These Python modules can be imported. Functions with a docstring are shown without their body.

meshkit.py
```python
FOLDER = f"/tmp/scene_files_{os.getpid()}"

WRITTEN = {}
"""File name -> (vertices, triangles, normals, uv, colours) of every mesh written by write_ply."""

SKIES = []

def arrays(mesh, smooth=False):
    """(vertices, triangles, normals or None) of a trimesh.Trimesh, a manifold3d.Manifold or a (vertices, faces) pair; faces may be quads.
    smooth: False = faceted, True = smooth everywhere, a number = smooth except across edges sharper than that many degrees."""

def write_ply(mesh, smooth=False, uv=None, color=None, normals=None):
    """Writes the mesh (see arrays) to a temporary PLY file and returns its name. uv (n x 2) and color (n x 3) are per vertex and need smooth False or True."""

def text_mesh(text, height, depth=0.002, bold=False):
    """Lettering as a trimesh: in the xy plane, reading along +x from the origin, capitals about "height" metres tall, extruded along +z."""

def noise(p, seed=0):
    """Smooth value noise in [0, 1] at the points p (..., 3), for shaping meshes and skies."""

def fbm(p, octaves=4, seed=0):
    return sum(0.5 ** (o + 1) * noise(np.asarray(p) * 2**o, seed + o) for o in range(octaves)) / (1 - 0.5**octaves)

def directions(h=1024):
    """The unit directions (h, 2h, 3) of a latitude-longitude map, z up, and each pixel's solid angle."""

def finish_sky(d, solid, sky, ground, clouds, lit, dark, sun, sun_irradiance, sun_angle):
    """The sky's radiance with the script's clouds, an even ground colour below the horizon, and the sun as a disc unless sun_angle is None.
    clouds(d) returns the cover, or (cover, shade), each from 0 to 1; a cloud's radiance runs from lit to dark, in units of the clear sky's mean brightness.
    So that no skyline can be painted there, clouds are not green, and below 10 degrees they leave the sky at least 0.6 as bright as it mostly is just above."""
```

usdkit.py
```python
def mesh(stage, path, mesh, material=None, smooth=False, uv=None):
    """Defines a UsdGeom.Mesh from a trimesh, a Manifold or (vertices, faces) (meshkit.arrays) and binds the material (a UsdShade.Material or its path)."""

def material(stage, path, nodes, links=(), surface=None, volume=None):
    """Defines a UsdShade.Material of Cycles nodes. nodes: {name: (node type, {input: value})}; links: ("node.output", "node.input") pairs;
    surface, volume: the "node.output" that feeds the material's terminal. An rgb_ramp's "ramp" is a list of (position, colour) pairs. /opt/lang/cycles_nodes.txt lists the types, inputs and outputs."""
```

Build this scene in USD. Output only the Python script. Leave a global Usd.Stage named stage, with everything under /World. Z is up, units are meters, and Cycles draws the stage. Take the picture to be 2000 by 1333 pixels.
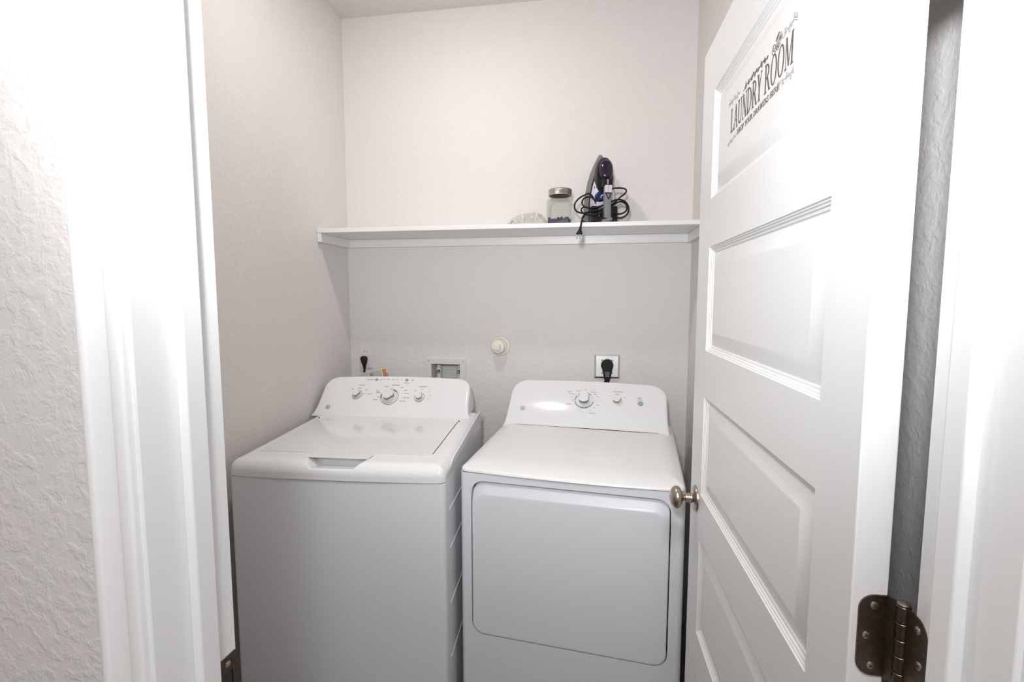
import math, random
import numpy as np
import trimesh
import manifold3d as m3
import shapely
from shapely import affinity
from shapely.geometry import Polygon, LineString, Point, box as sbox
from shapely.ops import unary_union
from pxr import Usd, UsdGeom, UsdLux, UsdShade, Gf, Sdf
import usdkit, meshkit

random.seed(7); np.random.seed(7)
stage = Usd.Stage.CreateInMemory()
UsdGeom.SetStageUpAxis(stage, 'Z'); UsdGeom.SetStageMetersPerUnit(stage, 1.0)
UsdGeom.Xform.Define(stage, '/World'); UsdGeom.Scope.Define(stage, '/World/Looks')

# ---------------------------------------------------------------- camera, lights, exposure
CAM_H, PITCH, YAW, FPX = 1.452, 4.98, 8.84, 944.42
cam = UsdGeom.Camera.Define(stage, '/World/camera')
cam.CreateHorizontalApertureAttr(36.0); cam.CreateVerticalApertureAttr(24.0)
cam.CreateFocalLengthAttr(36.0 * FPX / 2000.0)
cam.CreateClippingRangeAttr(Gf.Vec2f(0.02, 100.0))
cx = UsdGeom.Xformable(cam)
cx.AddTranslateOp().Set(Gf.Vec3d(0, 0, CAM_H)); cx.AddRotateZOp().Set(YAW); cx.AddRotateXOp().Set(90.0 - PITCH)
cam.CreateExposureAttr(0.1)
LAMP_ROOM = (318.0, (1.0, 0.965, 0.935))       # emission strength and colour of the laundry ceiling lamp
FILL_HALL = (55.0, (0.98, 0.985, 1.0))      # and of the unseen hallway lamp, added as fill
ROOM_LAMP_AT, HALL_FILL_AT = (-0.52, 1.42), (0.06, -0.42)
ROOM_LAMP_R, HALL_FILL_R = 0.05, 0.19

# the photographer's flash, held up to the left of the lens: the bare head (a soft spot) and the glow of its bounce card
FLASH_AT = Gf.Vec3d(-0.10, -0.14, CAM_H + 0.27)
fl = UsdLux.SphereLight.Define(stage, '/World/flash_head')
fl.CreateRadiusAttr(0.06); fl.CreateIntensityAttr(470.0); fl.CreateColorAttr(Gf.Vec3f(0.92, 0.96, 1.0))
sh_ = UsdLux.ShapingAPI.Apply(fl.GetPrim()); sh_.CreateShapingConeAngleAttr(57.0); sh_.CreateShapingConeSoftnessAttr(1.0)
fx_ = UsdGeom.Xformable(fl); fx_.AddTranslateOp().Set(FLASH_AT); fx_.AddRotateZOp().Set(-6.0); fx_.AddRotateXOp().Set(102.0)
fc = UsdLux.DiskLight.Define(stage, '/World/flash_card')
fc.CreateRadiusAttr(0.06); fc.CreateIntensityAttr(100.0); fc.CreateColorAttr(Gf.Vec3f(0.92, 0.96, 1.0))
fx_ = UsdGeom.Xformable(fc); fx_.AddTranslateOp().Set(FLASH_AT + Gf.Vec3d(0, 0, 0.07)); fx_.AddRotateZOp().Set(6.0); fx_.AddRotateXOp().Set(105.0)

# ---------------------------------------------------------------- materials
def M(name, nodes, links, surface='p.BSDF'):
    return usdkit.material(stage, '/World/Looks/' + name, nodes, links, surface=surface)

def plain(name, col, rough=0.5, metal=0.0, coat=0.0, spec=0.5, **kw):
    p = dict(base_color=col, roughness=rough, metallic=metal, coat_weight=coat, coat_roughness=0.06, specular_ior_level=spec); p.update(kw)
    return M(name, {'p': ('principled_bsdf', p)}, [])

def wall_paint(name, col, scale, dist, strength=0.6):
    return M(name, {
        'g': ('geometry', {}),
        'n1': ('noise_texture', {'scale': scale, 'detail': 3.0, 'roughness': 0.55, 'distortion': 0.25}),
        'r1': ('rgb_ramp', {'ramp': [(0.0, (0, 0, 0)), (0.44, (0, 0, 0)), (0.62, (1, 1, 1)), (1.0, (1, 1, 1))]}),
        'n2': ('noise_texture', {'scale': scale * 4.5, 'detail': 2.0, 'roughness': 0.5, 'distortion': 0.0}),
        'mx': ('mix', {'mix_type': 'mix', 'fac': 0.3}),
        'n3': ('noise_texture', {'scale': 1.7, 'detail': 2.0, 'distortion': 0.0}),
        'c': ('mix', {'mix_type': 'mix', 'color1': tuple(v * 0.985 for v in col), 'color2': tuple(min(1, v * 1.015) for v in col)}),
        'b': ('bump', {'strength': strength, 'distance': dist}),
        'p': ('principled_bsdf', {'roughness': 0.62, 'specular_ior_level': 0.3})},
        [('g.position', 'n1.vector'), ('g.position', 'n2.vector'), ('g.position', 'n3.vector'), ('n1.fac', 'r1.fac'), ('r1.color', 'mx.color1'), ('n2.color', 'mx.color2'),
         ('mx.color', 'b.height'), ('n3.fac', 'c.fac'), ('c.color', 'p.base_color'), ('b.normal', 'p.normal')])

WALL = (0.755, 0.718, 0.695)
m_wall = wall_paint('wall_paint', WALL, 62.0, 0.0013)
m_ceil = wall_paint('ceiling_paint', (0.755, 0.72, 0.70), 36.0, 0.002)

def brushed_paint(name, col, rough, streak=0.02, axis=2):
    sc = [90.0, 90.0, 90.0]; sc[axis] = 1.5
    return M(name, {
        'g': ('geometry', {}), 'mp': ('mapping', {'scale': tuple(sc)}),
        'n': ('noise_texture', {'scale': 1.0, 'detail': 3.0, 'distortion': 0.0}),
        'b': ('bump', {'strength': 0.25, 'distance': 0.0006}),
        'p': ('principled_bsdf', {'base_color': col, 'roughness': rough, 'specular_ior_level': 0.5})},
        [('g.position', 'mp.vector'), ('mp.vector', 'n.vector'), ('n.fac', 'b.height'), ('b.normal', 'p.normal')])

m_trim = brushed_paint('trim_paint', (0.885, 0.885, 0.88), 0.32)
m_door = brushed_paint('door_paint', (0.79, 0.785, 0.775), 0.36)
m_shelf = plain('shelf_paint', (0.82, 0.81, 0.80), 0.35)
m_floor = M('floor_tile', {'g': ('geometry', {}), 'n': ('noise_texture', {'scale': 6.0, 'detail': 4.0}),
    'r': ('rgb_ramp', {'ramp': [(0.3, (0.12, 0.10, 0.085)), (0.7, (0.17, 0.145, 0.125))]}), 'p': ('principled_bsdf', {'roughness': 0.4})},
    [('g.position', 'n.vector'), ('n.fac', 'r.fac'), ('r.color', 'p.base_color')])
m_cab = plain('appliance_enamel', (0.795, 0.812, 0.84), 0.36, coat=0.1)
m_top = plain('appliance_gloss', (0.84, 0.845, 0.85), 0.11, coat=0.2, coat_roughness=0.03)
m_deck = plain('appliance_deck', (0.82, 0.815, 0.81), 0.27)
m_lid = plain('lid_gloss', (0.82, 0.815, 0.81), 0.12, coat=0.6)
m_gap = plain('dark_gap', (0.03, 0.03, 0.035), 0.7)  # near-black: small dark parts, and shade painted into gaps
m_knob = plain('knob_cap', (0.82, 0.80, 0.77), 0.25, coat=0.5)
m_chrome = plain('chrome', (0.36, 0.355, 0.35), 0.42, metal=1.0)
m_skirt = plain('dial_skirt', (0.68, 0.69, 0.71), 0.3, coat=0.4)
m_btn = plain('grey_button', (0.36, 0.36, 0.38), 0.5)
m_print = plain('grey_print', (0.13, 0.13, 0.15), 0.6)
m_teal = plain('teal_print', (0.05, 0.34, 0.36), 0.6)
m_red = plain('red_print', (0.50, 0.12, 0.10), 0.6)
m_bronze = M('aged_bronze', {'g': ('geometry', {}), 'n': ('noise_texture', {'scale': 160.0, 'detail': 2.0}),
    'r': ('rgb_ramp', {'ramp': [(0.3, (0.125, 0.095, 0.07)), (0.7, (0.17, 0.13, 0.10))]}),
    'p': ('principled_bsdf', {'metallic': 1.0, 'roughness': 0.38})}, [('g.position', 'n.vector'), ('n.fac', 'r.fac'), ('r.color', 'p.base_color')])
m_nickel = plain('satin_nickel', (0.46, 0.39, 0.33), 0.27, metal=1.0)
m_screw = plain('screw_steel', (0.52, 0.45, 0.38), 0.35, metal=1.0)
m_steel = M('brushed_steel', {'g': ('geometry', {}), 'mp': ('mapping', {'scale': (8.0, 8.0, 700.0)}), 'n': ('noise_texture', {'scale': 1.0, 'detail': 2.0}),
    'b': ('bump', {'strength': 0.12, 'distance': 0.0005}), 'p': ('principled_bsdf', {'base_color': (0.80, 0.79, 0.77), 'metallic': 1.0, 'roughness': 0.36})},
    [('g.position', 'mp.vector'), ('mp.vector', 'n.vector'), ('n.fac', 'b.height'), ('b.normal', 'p.normal')])
m_black = plain('black_rubber', (0.007, 0.007, 0.0075), 0.5, spec=0.3)
m_blackgloss = plain('black_plastic', (0.010, 0.010, 0.011), 0.35, spec=0.3)
m_white = plain('white_plastic', (0.74, 0.73, 0.72), 0.35)
m_cream = plain('cream_plastic', (0.80, 0.76, 0.66), 0.4)
m_boxgrey = plain('box_plastic', (0.72, 0.71, 0.68), 0.45)
m_brass = plain('brass', (0.55, 0.38, 0.20), 0.35, metal=1.0)
m_copper = plain('copper', (0.55, 0.24, 0.10), 0.4, metal=1.0)
m_orange = plain('orange_ink', (0.55, 0.20, 0.05), 0.6)
m_paper = plain('paper', (0.72, 0.69, 0.66), 0.7)
m_grey = plain('grey_plastic', (0.17, 0.16, 0.165), 0.4)
m_grey2 = plain('handle_grey', (0.20, 0.20, 0.22), 0.45)
m_sole = plain('sole_metal', (0.24, 0.23, 0.22), 0.45, metal=0.4)
m_lav = plain('pearl_lavender', (0.62, 0.60, 0.68), 0.28, coat=0.4)
m_tank = plain('purple_tank', (0.012, 0.006, 0.020), 0.18, coat=0.15)
m_blue = plain('blue_plastic', (0.008, 0.02, 0.11), 0.3)
m_beads = plain('navy_beads', (0.012, 0.013, 0.05), 0.3)
m_decal = plain('decal_vinyl', (0.12, 0.09, 0.085), 0.6)
m_decal2 = plain('decal_vinyl_pale', (0.42, 0.40, 0.385), 0.6)
m_glass = M('clear_glass', {'f': ('layer_weight', {'blend': 0.5}), 'pw': ('math', {'math_type': 'power', 'value2': 3.5}), 'ml': ('math', {'math_type': 'multiply_add', 'value2': 0.55, 'value3': 0.045}),
    't': ('transparent_bsdf', {'color': (0.96, 0.965, 0.955)}), 'g': ('glossy_bsdf', {'color': (1, 1, 1), 'roughness': 0.03, 'distribution': 'ggx'}),
    'm': ('mix_closure', {})}, [('f.facing', 'pw.value1'), ('pw.value', 'ml.value1'), ('ml.value', 'm.fac'), ('t.BSDF', 'm.closure1'), ('g.BSDF', 'm.closure2')], surface='m.closure')
m_bag = M('plastic_film', {'t': ('transparent_bsdf', {'color': (0.97, 0.965, 0.95)}), 'p': ('principled_bsdf', {'base_color': (0.74, 0.72, 0.68), 'roughness': 0.25}),
    'm': ('mix_closure', {'fac': 0.36})}, [('t.BSDF', 'm.closure1'), ('p.BSDF', 'm.closure2')], surface='m.closure')
m_clear = M('clear_plastic', {'t': ('transparent_bsdf', {'color': (0.9, 0.9, 0.9)}), 'p': ('principled_bsdf', {'base_color': (0.6, 0.6, 0.6), 'roughness': 0.15}),
    'm': ('mix_closure', {'fac': 0.4})}, [('t.BSDF', 'm.closure1'), ('p.BSDF', 'm.closure2')], surface='m.closure')
def glow(name, s):
    return M(name, {'e': ('emission', {'color': s[1], 'strength': s[0]})}, [], surface='e.emission')
m_glow_room, m_fill_hall = glow('lamp_glow_room', LAMP_ROOM), glow('fill_glow_hall', FILL_HALL)

# ---------------------------------------------------------------- scene graph helpers
_used = {}
def numbered(parent, name):
    k = _used.get((parent, name), 0); _used[(parent, name)] = k + 1
    return parent + '/' + (name if k == 0 else f'{name}_{k:03d}')

def tag(prim, label=None, cat=None, group=None, kind=None):
    for k, v in (('label', label), ('category', cat), ('group', group), ('kind', kind)):
        if v: prim.SetCustomDataByKey(k, v)
    return prim

def thing(name, label=None, cat=None, loc=(0, 0, 0), rotz=0.0, group=None, kind=None):
    x = UsdGeom.Xform.Define(stage, numbered('/World', name))
    x.AddTranslateOp().Set(Gf.Vec3d(*[float(v) for v in loc]))
    if rotz: x.AddRotateZOp().Set(float(rotz))
    return tag(x.GetPrim(), label, cat, group, kind)

def part(name, mesh, mat, parent=None, smooth=30, label=None, **kw):
    p = numbered('/World' if parent is None else str(parent.GetPath()), name)
    return tag(usdkit.mesh(stage, p, mesh, mat, smooth=smooth).GetPrim(), label, **kw)

# ---------------------------------------------------------------- mesh helpers
cat = lambda *ms: trimesh.util.concatenate([m for m in ms])
def man(m):
    return m3.Manifold(m3.Mesh(np.asarray(m.vertices, np.float32), np.asarray(m.faces, np.uint32)))
def tri(m):
    a = m.to_mesh(); return trimesh.Trimesh(np.array(a.vert_properties[:, :3]), np.array(a.tri_verts), process=False)
def box(x0, x1, y0, y1, z0, z1):
    return trimesh.creation.box(bounds=[[min(x0, x1), min(y0, y1), min(z0, z1)], [max(x0, x1), max(y0, y1), max(z0, z1)]])
def rbox(x0, x1, y0, y1, z0, z1, r=0.003, seg=8):
    """box with rounded edges"""
    s = trimesh.creation.icosphere(2, r).vertices
    pts = [s + np.array([a, b, c]) for a in (x0 + r, x1 - r) for b in (y0 + r, y1 - r) for c in (z0 + r, z1 - r)]
    return tri(m3.Manifold.hull_points(np.vstack(pts).astype(np.float32)))
def vbox(x0, x1, y0, y1, z0, z1, r, top=0.0, seg=8):
    """box with rounded vertical edges"""
    p = sbox(x0 + r, y0 + r, x1 - r, y1 - r).buffer(r, quad_segs=seg)
    m = trimesh.creation.extrude_polygon(p, z1 - z0, engine='earcut'); m.apply_translation((0, 0, z0)); return m
def extr(poly, d, z0=0.0):
    ms = [trimesh.creation.extrude_polygon(g, d, engine='earcut') for g in getattr(poly, 'geoms', [poly]) if g.area > 1e-10]
    m = cat(*ms); m.apply_translation((0, 0, z0)); return m
def lathe(prof, seg=40, axis='z', at=(0, 0, 0)):
    """prof: list of (radius, height)"""
    n = len(prof); a = np.arange(seg) * 2 * np.pi / seg
    v = np.array([[r * math.cos(t), r * math.sin(t), h] for (r, h) in prof for t in a]); f = []
    for i in range(n - 1):
        for j in range(seg):
            k = (j + 1) % seg
            f += [[i * seg + j, i * seg + k, (i + 1) * seg + k], [i * seg + j, (i + 1) * seg + k, (i + 1) * seg + j]]
    m = trimesh.Trimesh(v, f, process=False); m.merge_vertices(); m.update_faces(m.nondegenerate_faces())
    if axis == 'y': m.apply_transform(trimesh.transformations.rotation_matrix(math.pi / 2, [1, 0, 0]))     # height -> -y
    if axis == 'x': m.apply_transform(trimesh.transformations.rotation_matrix(math.pi / 2, [0, 1, 0]))     # height -> +x
    m.apply_translation(at); return m
def spline(pts, n=8):
    p = np.asarray(pts, float); p = np.vstack([2 * p[0] - p[1], p, 2 * p[-1] - p[-2]]); out = []
    for i in range(1, len(p) - 2):
        for t in np.arange(n) / n:
            out.append(0.5 * (2 * p[i] + (p[i + 1] - p[i - 1]) * t + (2 * p[i - 1] - 5 * p[i] + 4 * p[i + 1] - p[i + 2]) * t * t + (3 * p[i] - p[i - 1] - 3 * p[i + 1] + p[i + 2]) * t ** 3))
    return np.array(out + [p[-2]])
def tube(pts, r, sides=8):
    p = np.asarray(pts, float); t = np.gradient(p, axis=0); t /= np.linalg.norm(t, axis=1, keepdims=True) + 1e-12
    u = np.cross(t[0], [0, 0, 1.0] if abs(t[0][2]) < 0.9 else [1.0, 0, 0]); u /= np.linalg.norm(u); R = []
    for i in range(len(p)):
        u = u - t[i] * (u @ t[i]); u /= np.linalg.norm(u); w = np.cross(t[i], u)
        rr = r[i] if np.ndim(r) else r
        R.append([p[i] + rr * (math.cos(a) * u + math.sin(a) * w) for a in np.arange(sides) * 2 * np.pi / sides])
    return loft(R)
def loft(rings, cap=True):
    n, k = len(rings), len(rings[0]); v = np.vstack([np.asarray(r, float) for r in rings]); f = []
    for i in range(n - 1):
        for j in range(k):
            q = (j + 1) % k
            f += [[i * k + j, i * k + q, (i + 1) * k + q], [i * k + j, (i + 1) * k + q, (i + 1) * k + j]]
    if cap:
        for base, flip in ((0, True), ((n - 1) * k, False)):
            c = len(v); v = np.vstack([v, v[base:base + k].mean(0)])
            f += [[c, base + (j + 1) % k, base + j] if flip else [c, base + j, base + (j + 1) % k] for j in range(k)]
    m = trimesh.Trimesh(v, f, process=False)
    if cap and m.volume < 0: m.invert()
    return m
def nets(f, lo, hi, h, project=2):
    """surface of the signed distance field f(x, y, z) by surface nets"""
    ax = [np.arange(a, b + h, h) for a, b in zip(lo, hi)]
    X, Y, Z = np.meshgrid(*ax, indexing='ij'); F = f(X, Y, Z); S = F < 0
    c = [(a, b, d) for a in (0, 1) for b in (0, 1) for d in (0, 1)]; n = np.array(F.shape) - 1
    sl = lambda o: tuple(slice(o[k], o[k] + n[k]) for k in range(3))
    V = np.zeros(tuple(n) + (3,)); C = np.zeros(tuple(n))
    for a in c:
        for k in range(3):
            if a[k]: continue
            b = list(a); b[k] = 1
            fa, fb = F[sl(a)], F[sl(b)]; on = S[sl(a)] != S[sl(b)]
            t = np.where(on, fa / np.where(on, fa - fb, 1), 0)
            for d in range(3): V[..., d] += np.where(on, a[d] + (t if d == k else 0), 0)
            C += on
    has = C > 0; idx = -np.ones(tuple(n), int); idx[has] = np.arange(has.sum())
    v = (V[has] / C[has][:, None] + np.argwhere(has)) * h + np.array(lo); faces = []
    for k in range(3):
        i, j = (k + 1) % 3, (k + 2) % 3
        a = [slice(None)] * 3; b = [slice(None)] * 3; a[k] = slice(0, -1); b[k] = slice(1, None)
        sa, sb = S[tuple(a)], S[tuple(b)]
        e = np.argwhere(sa != sb); e = e[(e[:, i] > 0) & (e[:, j] > 0) & (e[:, i] < n[i]) & (e[:, j] < n[j]) & (e[:, k] < n[k])]
        inside = sa[tuple(e.T)]; q = []
        for di, dj in ((1, 1), (0, 1), (0, 0), (1, 0)):
            g = e.copy(); g[:, i] -= di; g[:, j] -= dj; q.append(idx[tuple(g.T)])
        q = np.stack(q, 1); q[~inside] = q[~inside][:, ::-1]; faces.append(q)
    q = np.vstack(faces); q = q[(q >= 0).all(1)]
    for _ in range(project):
        e = 1e-4; fv = f(*v.T)
        g = np.stack([(f(*(v + d * e).T) - f(*(v - d * e).T)) / (2 * e) for d in np.eye(3)], 1)
        g2 = (g * g).sum(1); st = np.clip(fv / np.maximum(g2, 0.2), -h * 0.5, h * 0.5); v = v - g * st[:, None]
    return trimesh.Trimesh(v, np.vstack([q[:, [0, 1, 2]], q[:, [0, 2, 3]]]), process=False)
def rr2(x, y, hx, hy, r):
    qx, qy = np.abs(x) - hx + r, np.abs(y) - hy + r
    return np.minimum(np.maximum(qx, qy), 0) + np.hypot(np.maximum(qx, 0), np.maximum(qy, 0)) - r
def ex(d2, n, hn, r):
    a, b = d2 + r, np.abs(n) - hn + r
    return np.minimum(np.maximum(a, b), 0) + np.hypot(np.maximum(a, 0), np.maximum(b, 0)) - r
def place(m, o, ex_, ey, ez):
    m = m.copy(); v = np.asarray(m.vertices); m.vertices = np.asarray(o) + v[:, :1] * np.asarray(ex_) + v[:, 1:2] * np.asarray(ey) + v[:, 2:] * np.asarray(ez); return m

# ---------------------------------------------------------------- the setting
XL, XR, YB, ZC = -1.1448, 0.4412, 2.2128, 2.745
WX, WY, WROT = -0.446, 0.530, -2.0          # the dividing wall's frame: origin at the left jamb's room-side edge
OPEN_W, HEAD, WT = 0.768, 2.047, 0.112

part('floor', box(-2.4, 2.4, -1.6, 2.5, -0.08, 0.0), m_floor, smooth=False, kind='structure', label='floor of the laundry room and hallway')
part('ceiling', box(-2.4, 2.4, -1.6, 2.5, ZC, ZC + 0.08), m_ceil, smooth=False, kind='structure', label='textured greige ceiling above the laundry nook')
# back wall with the recess of the washer water box cut into it
wb = man(box(-2.4, 2.4, YB, YB + 0.16, 0, ZC)) - man(box(-0.7515, -0.577, YB - 0.05, YB + 0.085, 0.99, 1.1515))
part('wall_back', tri(wb), m_wall, smooth=False, kind='structure', label='textured greige back wall above and behind the appliances')
part('wall_left', box(XL - 0.12, XL, 0.56, YB, 0, ZC), m_wall, smooth=False, kind='structure', label='textured greige left wall of the laundry nook')
part('wall_right', box(XR, XR + 0.12, 0.48, YB, 0, ZC), m_wall, smooth=False, kind='structure', label='textured greige right wall behind the open door')
fw = thing('wall_front', kind='structure', label='dividing wall between hallway and laundry nook', loc=(WX, WY, 0), rotz=WROT)
part('wall_panel', box(-1.7, -0.019, -WT, 0, 0, ZC), m_wall, fw, smooth=False)
part('wall_panel', box(OPEN_W + 0.019, 1.6, -WT, 0, 0, ZC), m_wall, fw, smooth=False)
part('wall_panel', box(-0.019, OPEN_W + 0.019, -WT, 0, HEAD + 0.019, ZC), m_wall, fw, smooth=False)
part('wall_hall', box(-2.4, 2.4, -1.25, -1.13, 0, ZC), m_wall, smooth=False, kind='structure', label='hallway wall behind the viewer')
part('wall_hall_end', box(-2.2, -2.08, -1.13, 0.45, 0, ZC), m_wall, smooth=False, kind='structure', label='end wall of the hallway')
part('wall_hall_end', box(1.9, 2.02, -1.13, 0.36, 0, ZC), m_wall, smooth=False, kind='structure', label='far end wall of the hallway')

# door lining: jambs, stops, casings
def casing_profile():
    """(across from the inner edge, projection from the wall), colonial profile 47 mm wide"""
    p = [(0, 0), (0, 0.0050), (0.0008, 0.0066), (0.0022, 0.0078), (0.0045, 0.0086), (0.0085, 0.0091), (0.0125, 0.0091), (0.0152, 0.0084), (0.0168, 0.0070), (0.0174, 0.0056)]
    p += [(0.0180 + 0.0185 * t, 0.0056 + 0.0062 * t ** 1.7) for t in np.linspace(0, 1, 9)]
    p += [(0.0370, 0.0124), (0.0382, 0.0134), (0.0402, 0.0141), (0.0428, 0.0143), (0.0452, 0.0138), (0.0466, 0.0127), (0.0474, 0.0108), (0.0475, 0.0085), (0.0475, 0)]
    return p
def sweep_v(prof, x_in, side, y_face, z0, z1, miter=True):
    """upright moulding: side -1 runs to the left of x_in, +1 to the right; projects to -y from y_face; mitred at its top"""
    rings = []
    a = [(x_in + side * u, y_face - d, z0) for u, d in prof]
    b = [(x_in + side * u, y_face - d, z1 + (u if miter else 0)) for u, d in prof]
    return loft([a, b])
t1 = thing('trim_1', kind='structure', label='white moulded door casing and jamb left of the opening', loc=(WX, WY, 0), rotz=WROT)
part('casing', sweep_v(casing_profile(), -0.005, -1, -WT, 0, HEAD + 0.005), m_trim, t1, smooth=35)
part('jamb', rbox(-0.0185, 0, -WT, 0, 0, HEAD + 0.018, 0.0015), m_trim, t1)
part('door_stop', rbox(-0.001, 0.0115, -0.064, -0.036, 0, HEAD, 0.003), m_trim, t1)
part('caulk_line', tube([(-0.0540, -WT - 0.0005, 0), (-0.0540, -WT - 0.0005, 2.1)], 0.0022, 6), plain('caulk', (0.55, 0.47, 0.42), 0.8), t1)
t2 = thing('trim_2', kind='structure', label='white door casing and hinge jamb right of the opening', loc=(WX, WY, 0), rotz=WROT)
part('casing', sweep_v(casing_profile(), OPEN_W + 0.005, 1, -WT, 0, HEAD + 0.005), m_trim, t2, smooth=35)
part('jamb', rbox(OPEN_W, OPEN_W + 0.0185, -WT, 0, 0, HEAD + 0.018, 0.0015), m_trim, t2)
part('door_stop', rbox(OPEN_W - 0.0115, OPEN_W + 0.001, -0.064, -0.036, 0, HEAD, 0.003), m_trim, t2)
t3 = thing('trim_3', kind='structure', label='white door casing and head jamb above the opening', loc=(WX, WY, 0), rotz=WROT)
ca = casing_profile()
part('casing', loft([[(-0.005 - u, -WT - d, HEAD + 0.005 + u) for u, d in ca], [(OPEN_W + 0.005 + u, -WT - d, HEAD + 0.005 + u) for u, d in ca]]), m_trim, t3, smooth=35)
part('jamb', rbox(0, OPEN_W, -WT, 0, HEAD, HEAD + 0.0185, 0.0015), m_trim, t3)
part('door_stop', rbox(0.0115, OPEN_W - 0.0115, -0.064, -0.036, HEAD - 0.0115, HEAD + 0.001, 0.0025), m_trim, t3)
# strike plate on the left jamb
sp = sbox(-0.0328, -0.0285, 0.0008, 0.0285)
plate = Polygon([(-0.033, -0.035), (-0.003, -0.035), (-0.003, -0.028), (0.004, -0.021), (0.004, 0.021), (-0.003, 0.028), (-0.003, 0.035), (-0.033, 0.035)]).buffer(0.0012).buffer(-0.0012)
plate = plate.difference(sbox(-0.023, -0.0135, -0.009, 0.0135))
st = part('strike_plate', place(extr(plate, 0.0018), (0.0002, 0, 0.965), (0, 1, 0), (0, 0, 1), (1, 0, 0)), m_bronze, t1, smooth=False, label='dark bronze strike plate let into the left jamb')
def screw(r=0.0042):
    d = lathe([(0.0001, 0.0012), (r * 0.55, 0.0012), (r * 0.95, 0.0006), (r, 0.0), (r, -0.001)], 20)
    cr = cat(box(-r * .62, r * .62, -r * .13, r * .13, 0.0008, 0.00135), box(-r * .13, r * .13, -r * .62, r * .62, 0.0008, 0.00135))
    return d, cr
for zz in (0.0245, -0.0245):
    d, cr = screw()
    part('screw', place(d, (0.0018, -0.0165, 0.965 + zz), (0, 1, 0), (0, 0, 1), (1, 0, 0)), m_screw, st)
part('latch_hole', box(-0.0005, 0.0006, -0.0235, -0.0085, 0.951, 0.979), m_gap, st, smooth=False)

# ---------------------------------------------------------------- the open door (local x: from the hinge edge, y: towards the nook, z up)
DW, DH0, DTOP, DT = 0.766, 0.011, 2.0413, 0.035
door = thing('door_1', kind='structure', label='white five-panel door standing open into the laundry nook', loc=(0.2788, 0.5335, 0), rotz=90.14)
SL, SR, PA, PP, PH = 0.1075, 0.0911, 0.1188, 0.3511, 0.2415
OPENS = [(SR, DW - SL, DTOP - PA - k * PP - PH, DTOP - PA - k * PP) for k in range(5)]
slab = man(vbox(0, DW, -DT, 0, DH0, DTOP, 0.0015, seg=2))
for x0, x1, z0, z1 in OPENS:
    slab = slab - man(box(x0, x1, -0.012, 0.01, z0, z1)) - man(box(x0, x1, -DT - 0.01, -DT + 0.012, z0, z1))
part('slab', tri(slab), m_door, door, smooth=False)
STEP = [(0.0, -0.0002), (0.0012, -0.0022), (0.0034, -0.0026), (0.0046, -0.0044), (0.0072, -0.0050), (0.0086, -0.0072), (0.0122, -0.0078), (0.0135, -0.0098), (0.0150, -0.0100),
        (0.0420, -0.0032), (0.0440, -0.0028), (0.0452, -0.0028)]
def panel_mesh(x0, x1, z0, z1, back=False):
    rings = []
    for u, d in STEP:
        y = d if not back else -DT - d
        rings.append([(x0 + u, y, z0 + u), (x1 - u, y, z0 + u), (x1 - u, y, z1 - u), (x0 + u, y, z1 - u)])
    v = np.vstack(rings); f = []
    for i in range(len(rings) - 1):
        for j in range(4):
            k = (j + 1) % 4; f += [[i * 4 + j, i * 4 + k, i * 4 + 4 + k], [i * 4 + j, i * 4 + 4 + k, i * 4 + 4 + j]]
    b = (len(rings) - 1) * 4; f += [[b, b + 1, b + 2], [b, b + 2, b + 3]]
    f = np.array(f)[:, ::-1] if not back else np.array(f)
    m = trimesh.Trimesh(v, f, process=False)
    if (m.face_normals[-1][1] > 0) == back: m.invert()
    return m
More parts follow.
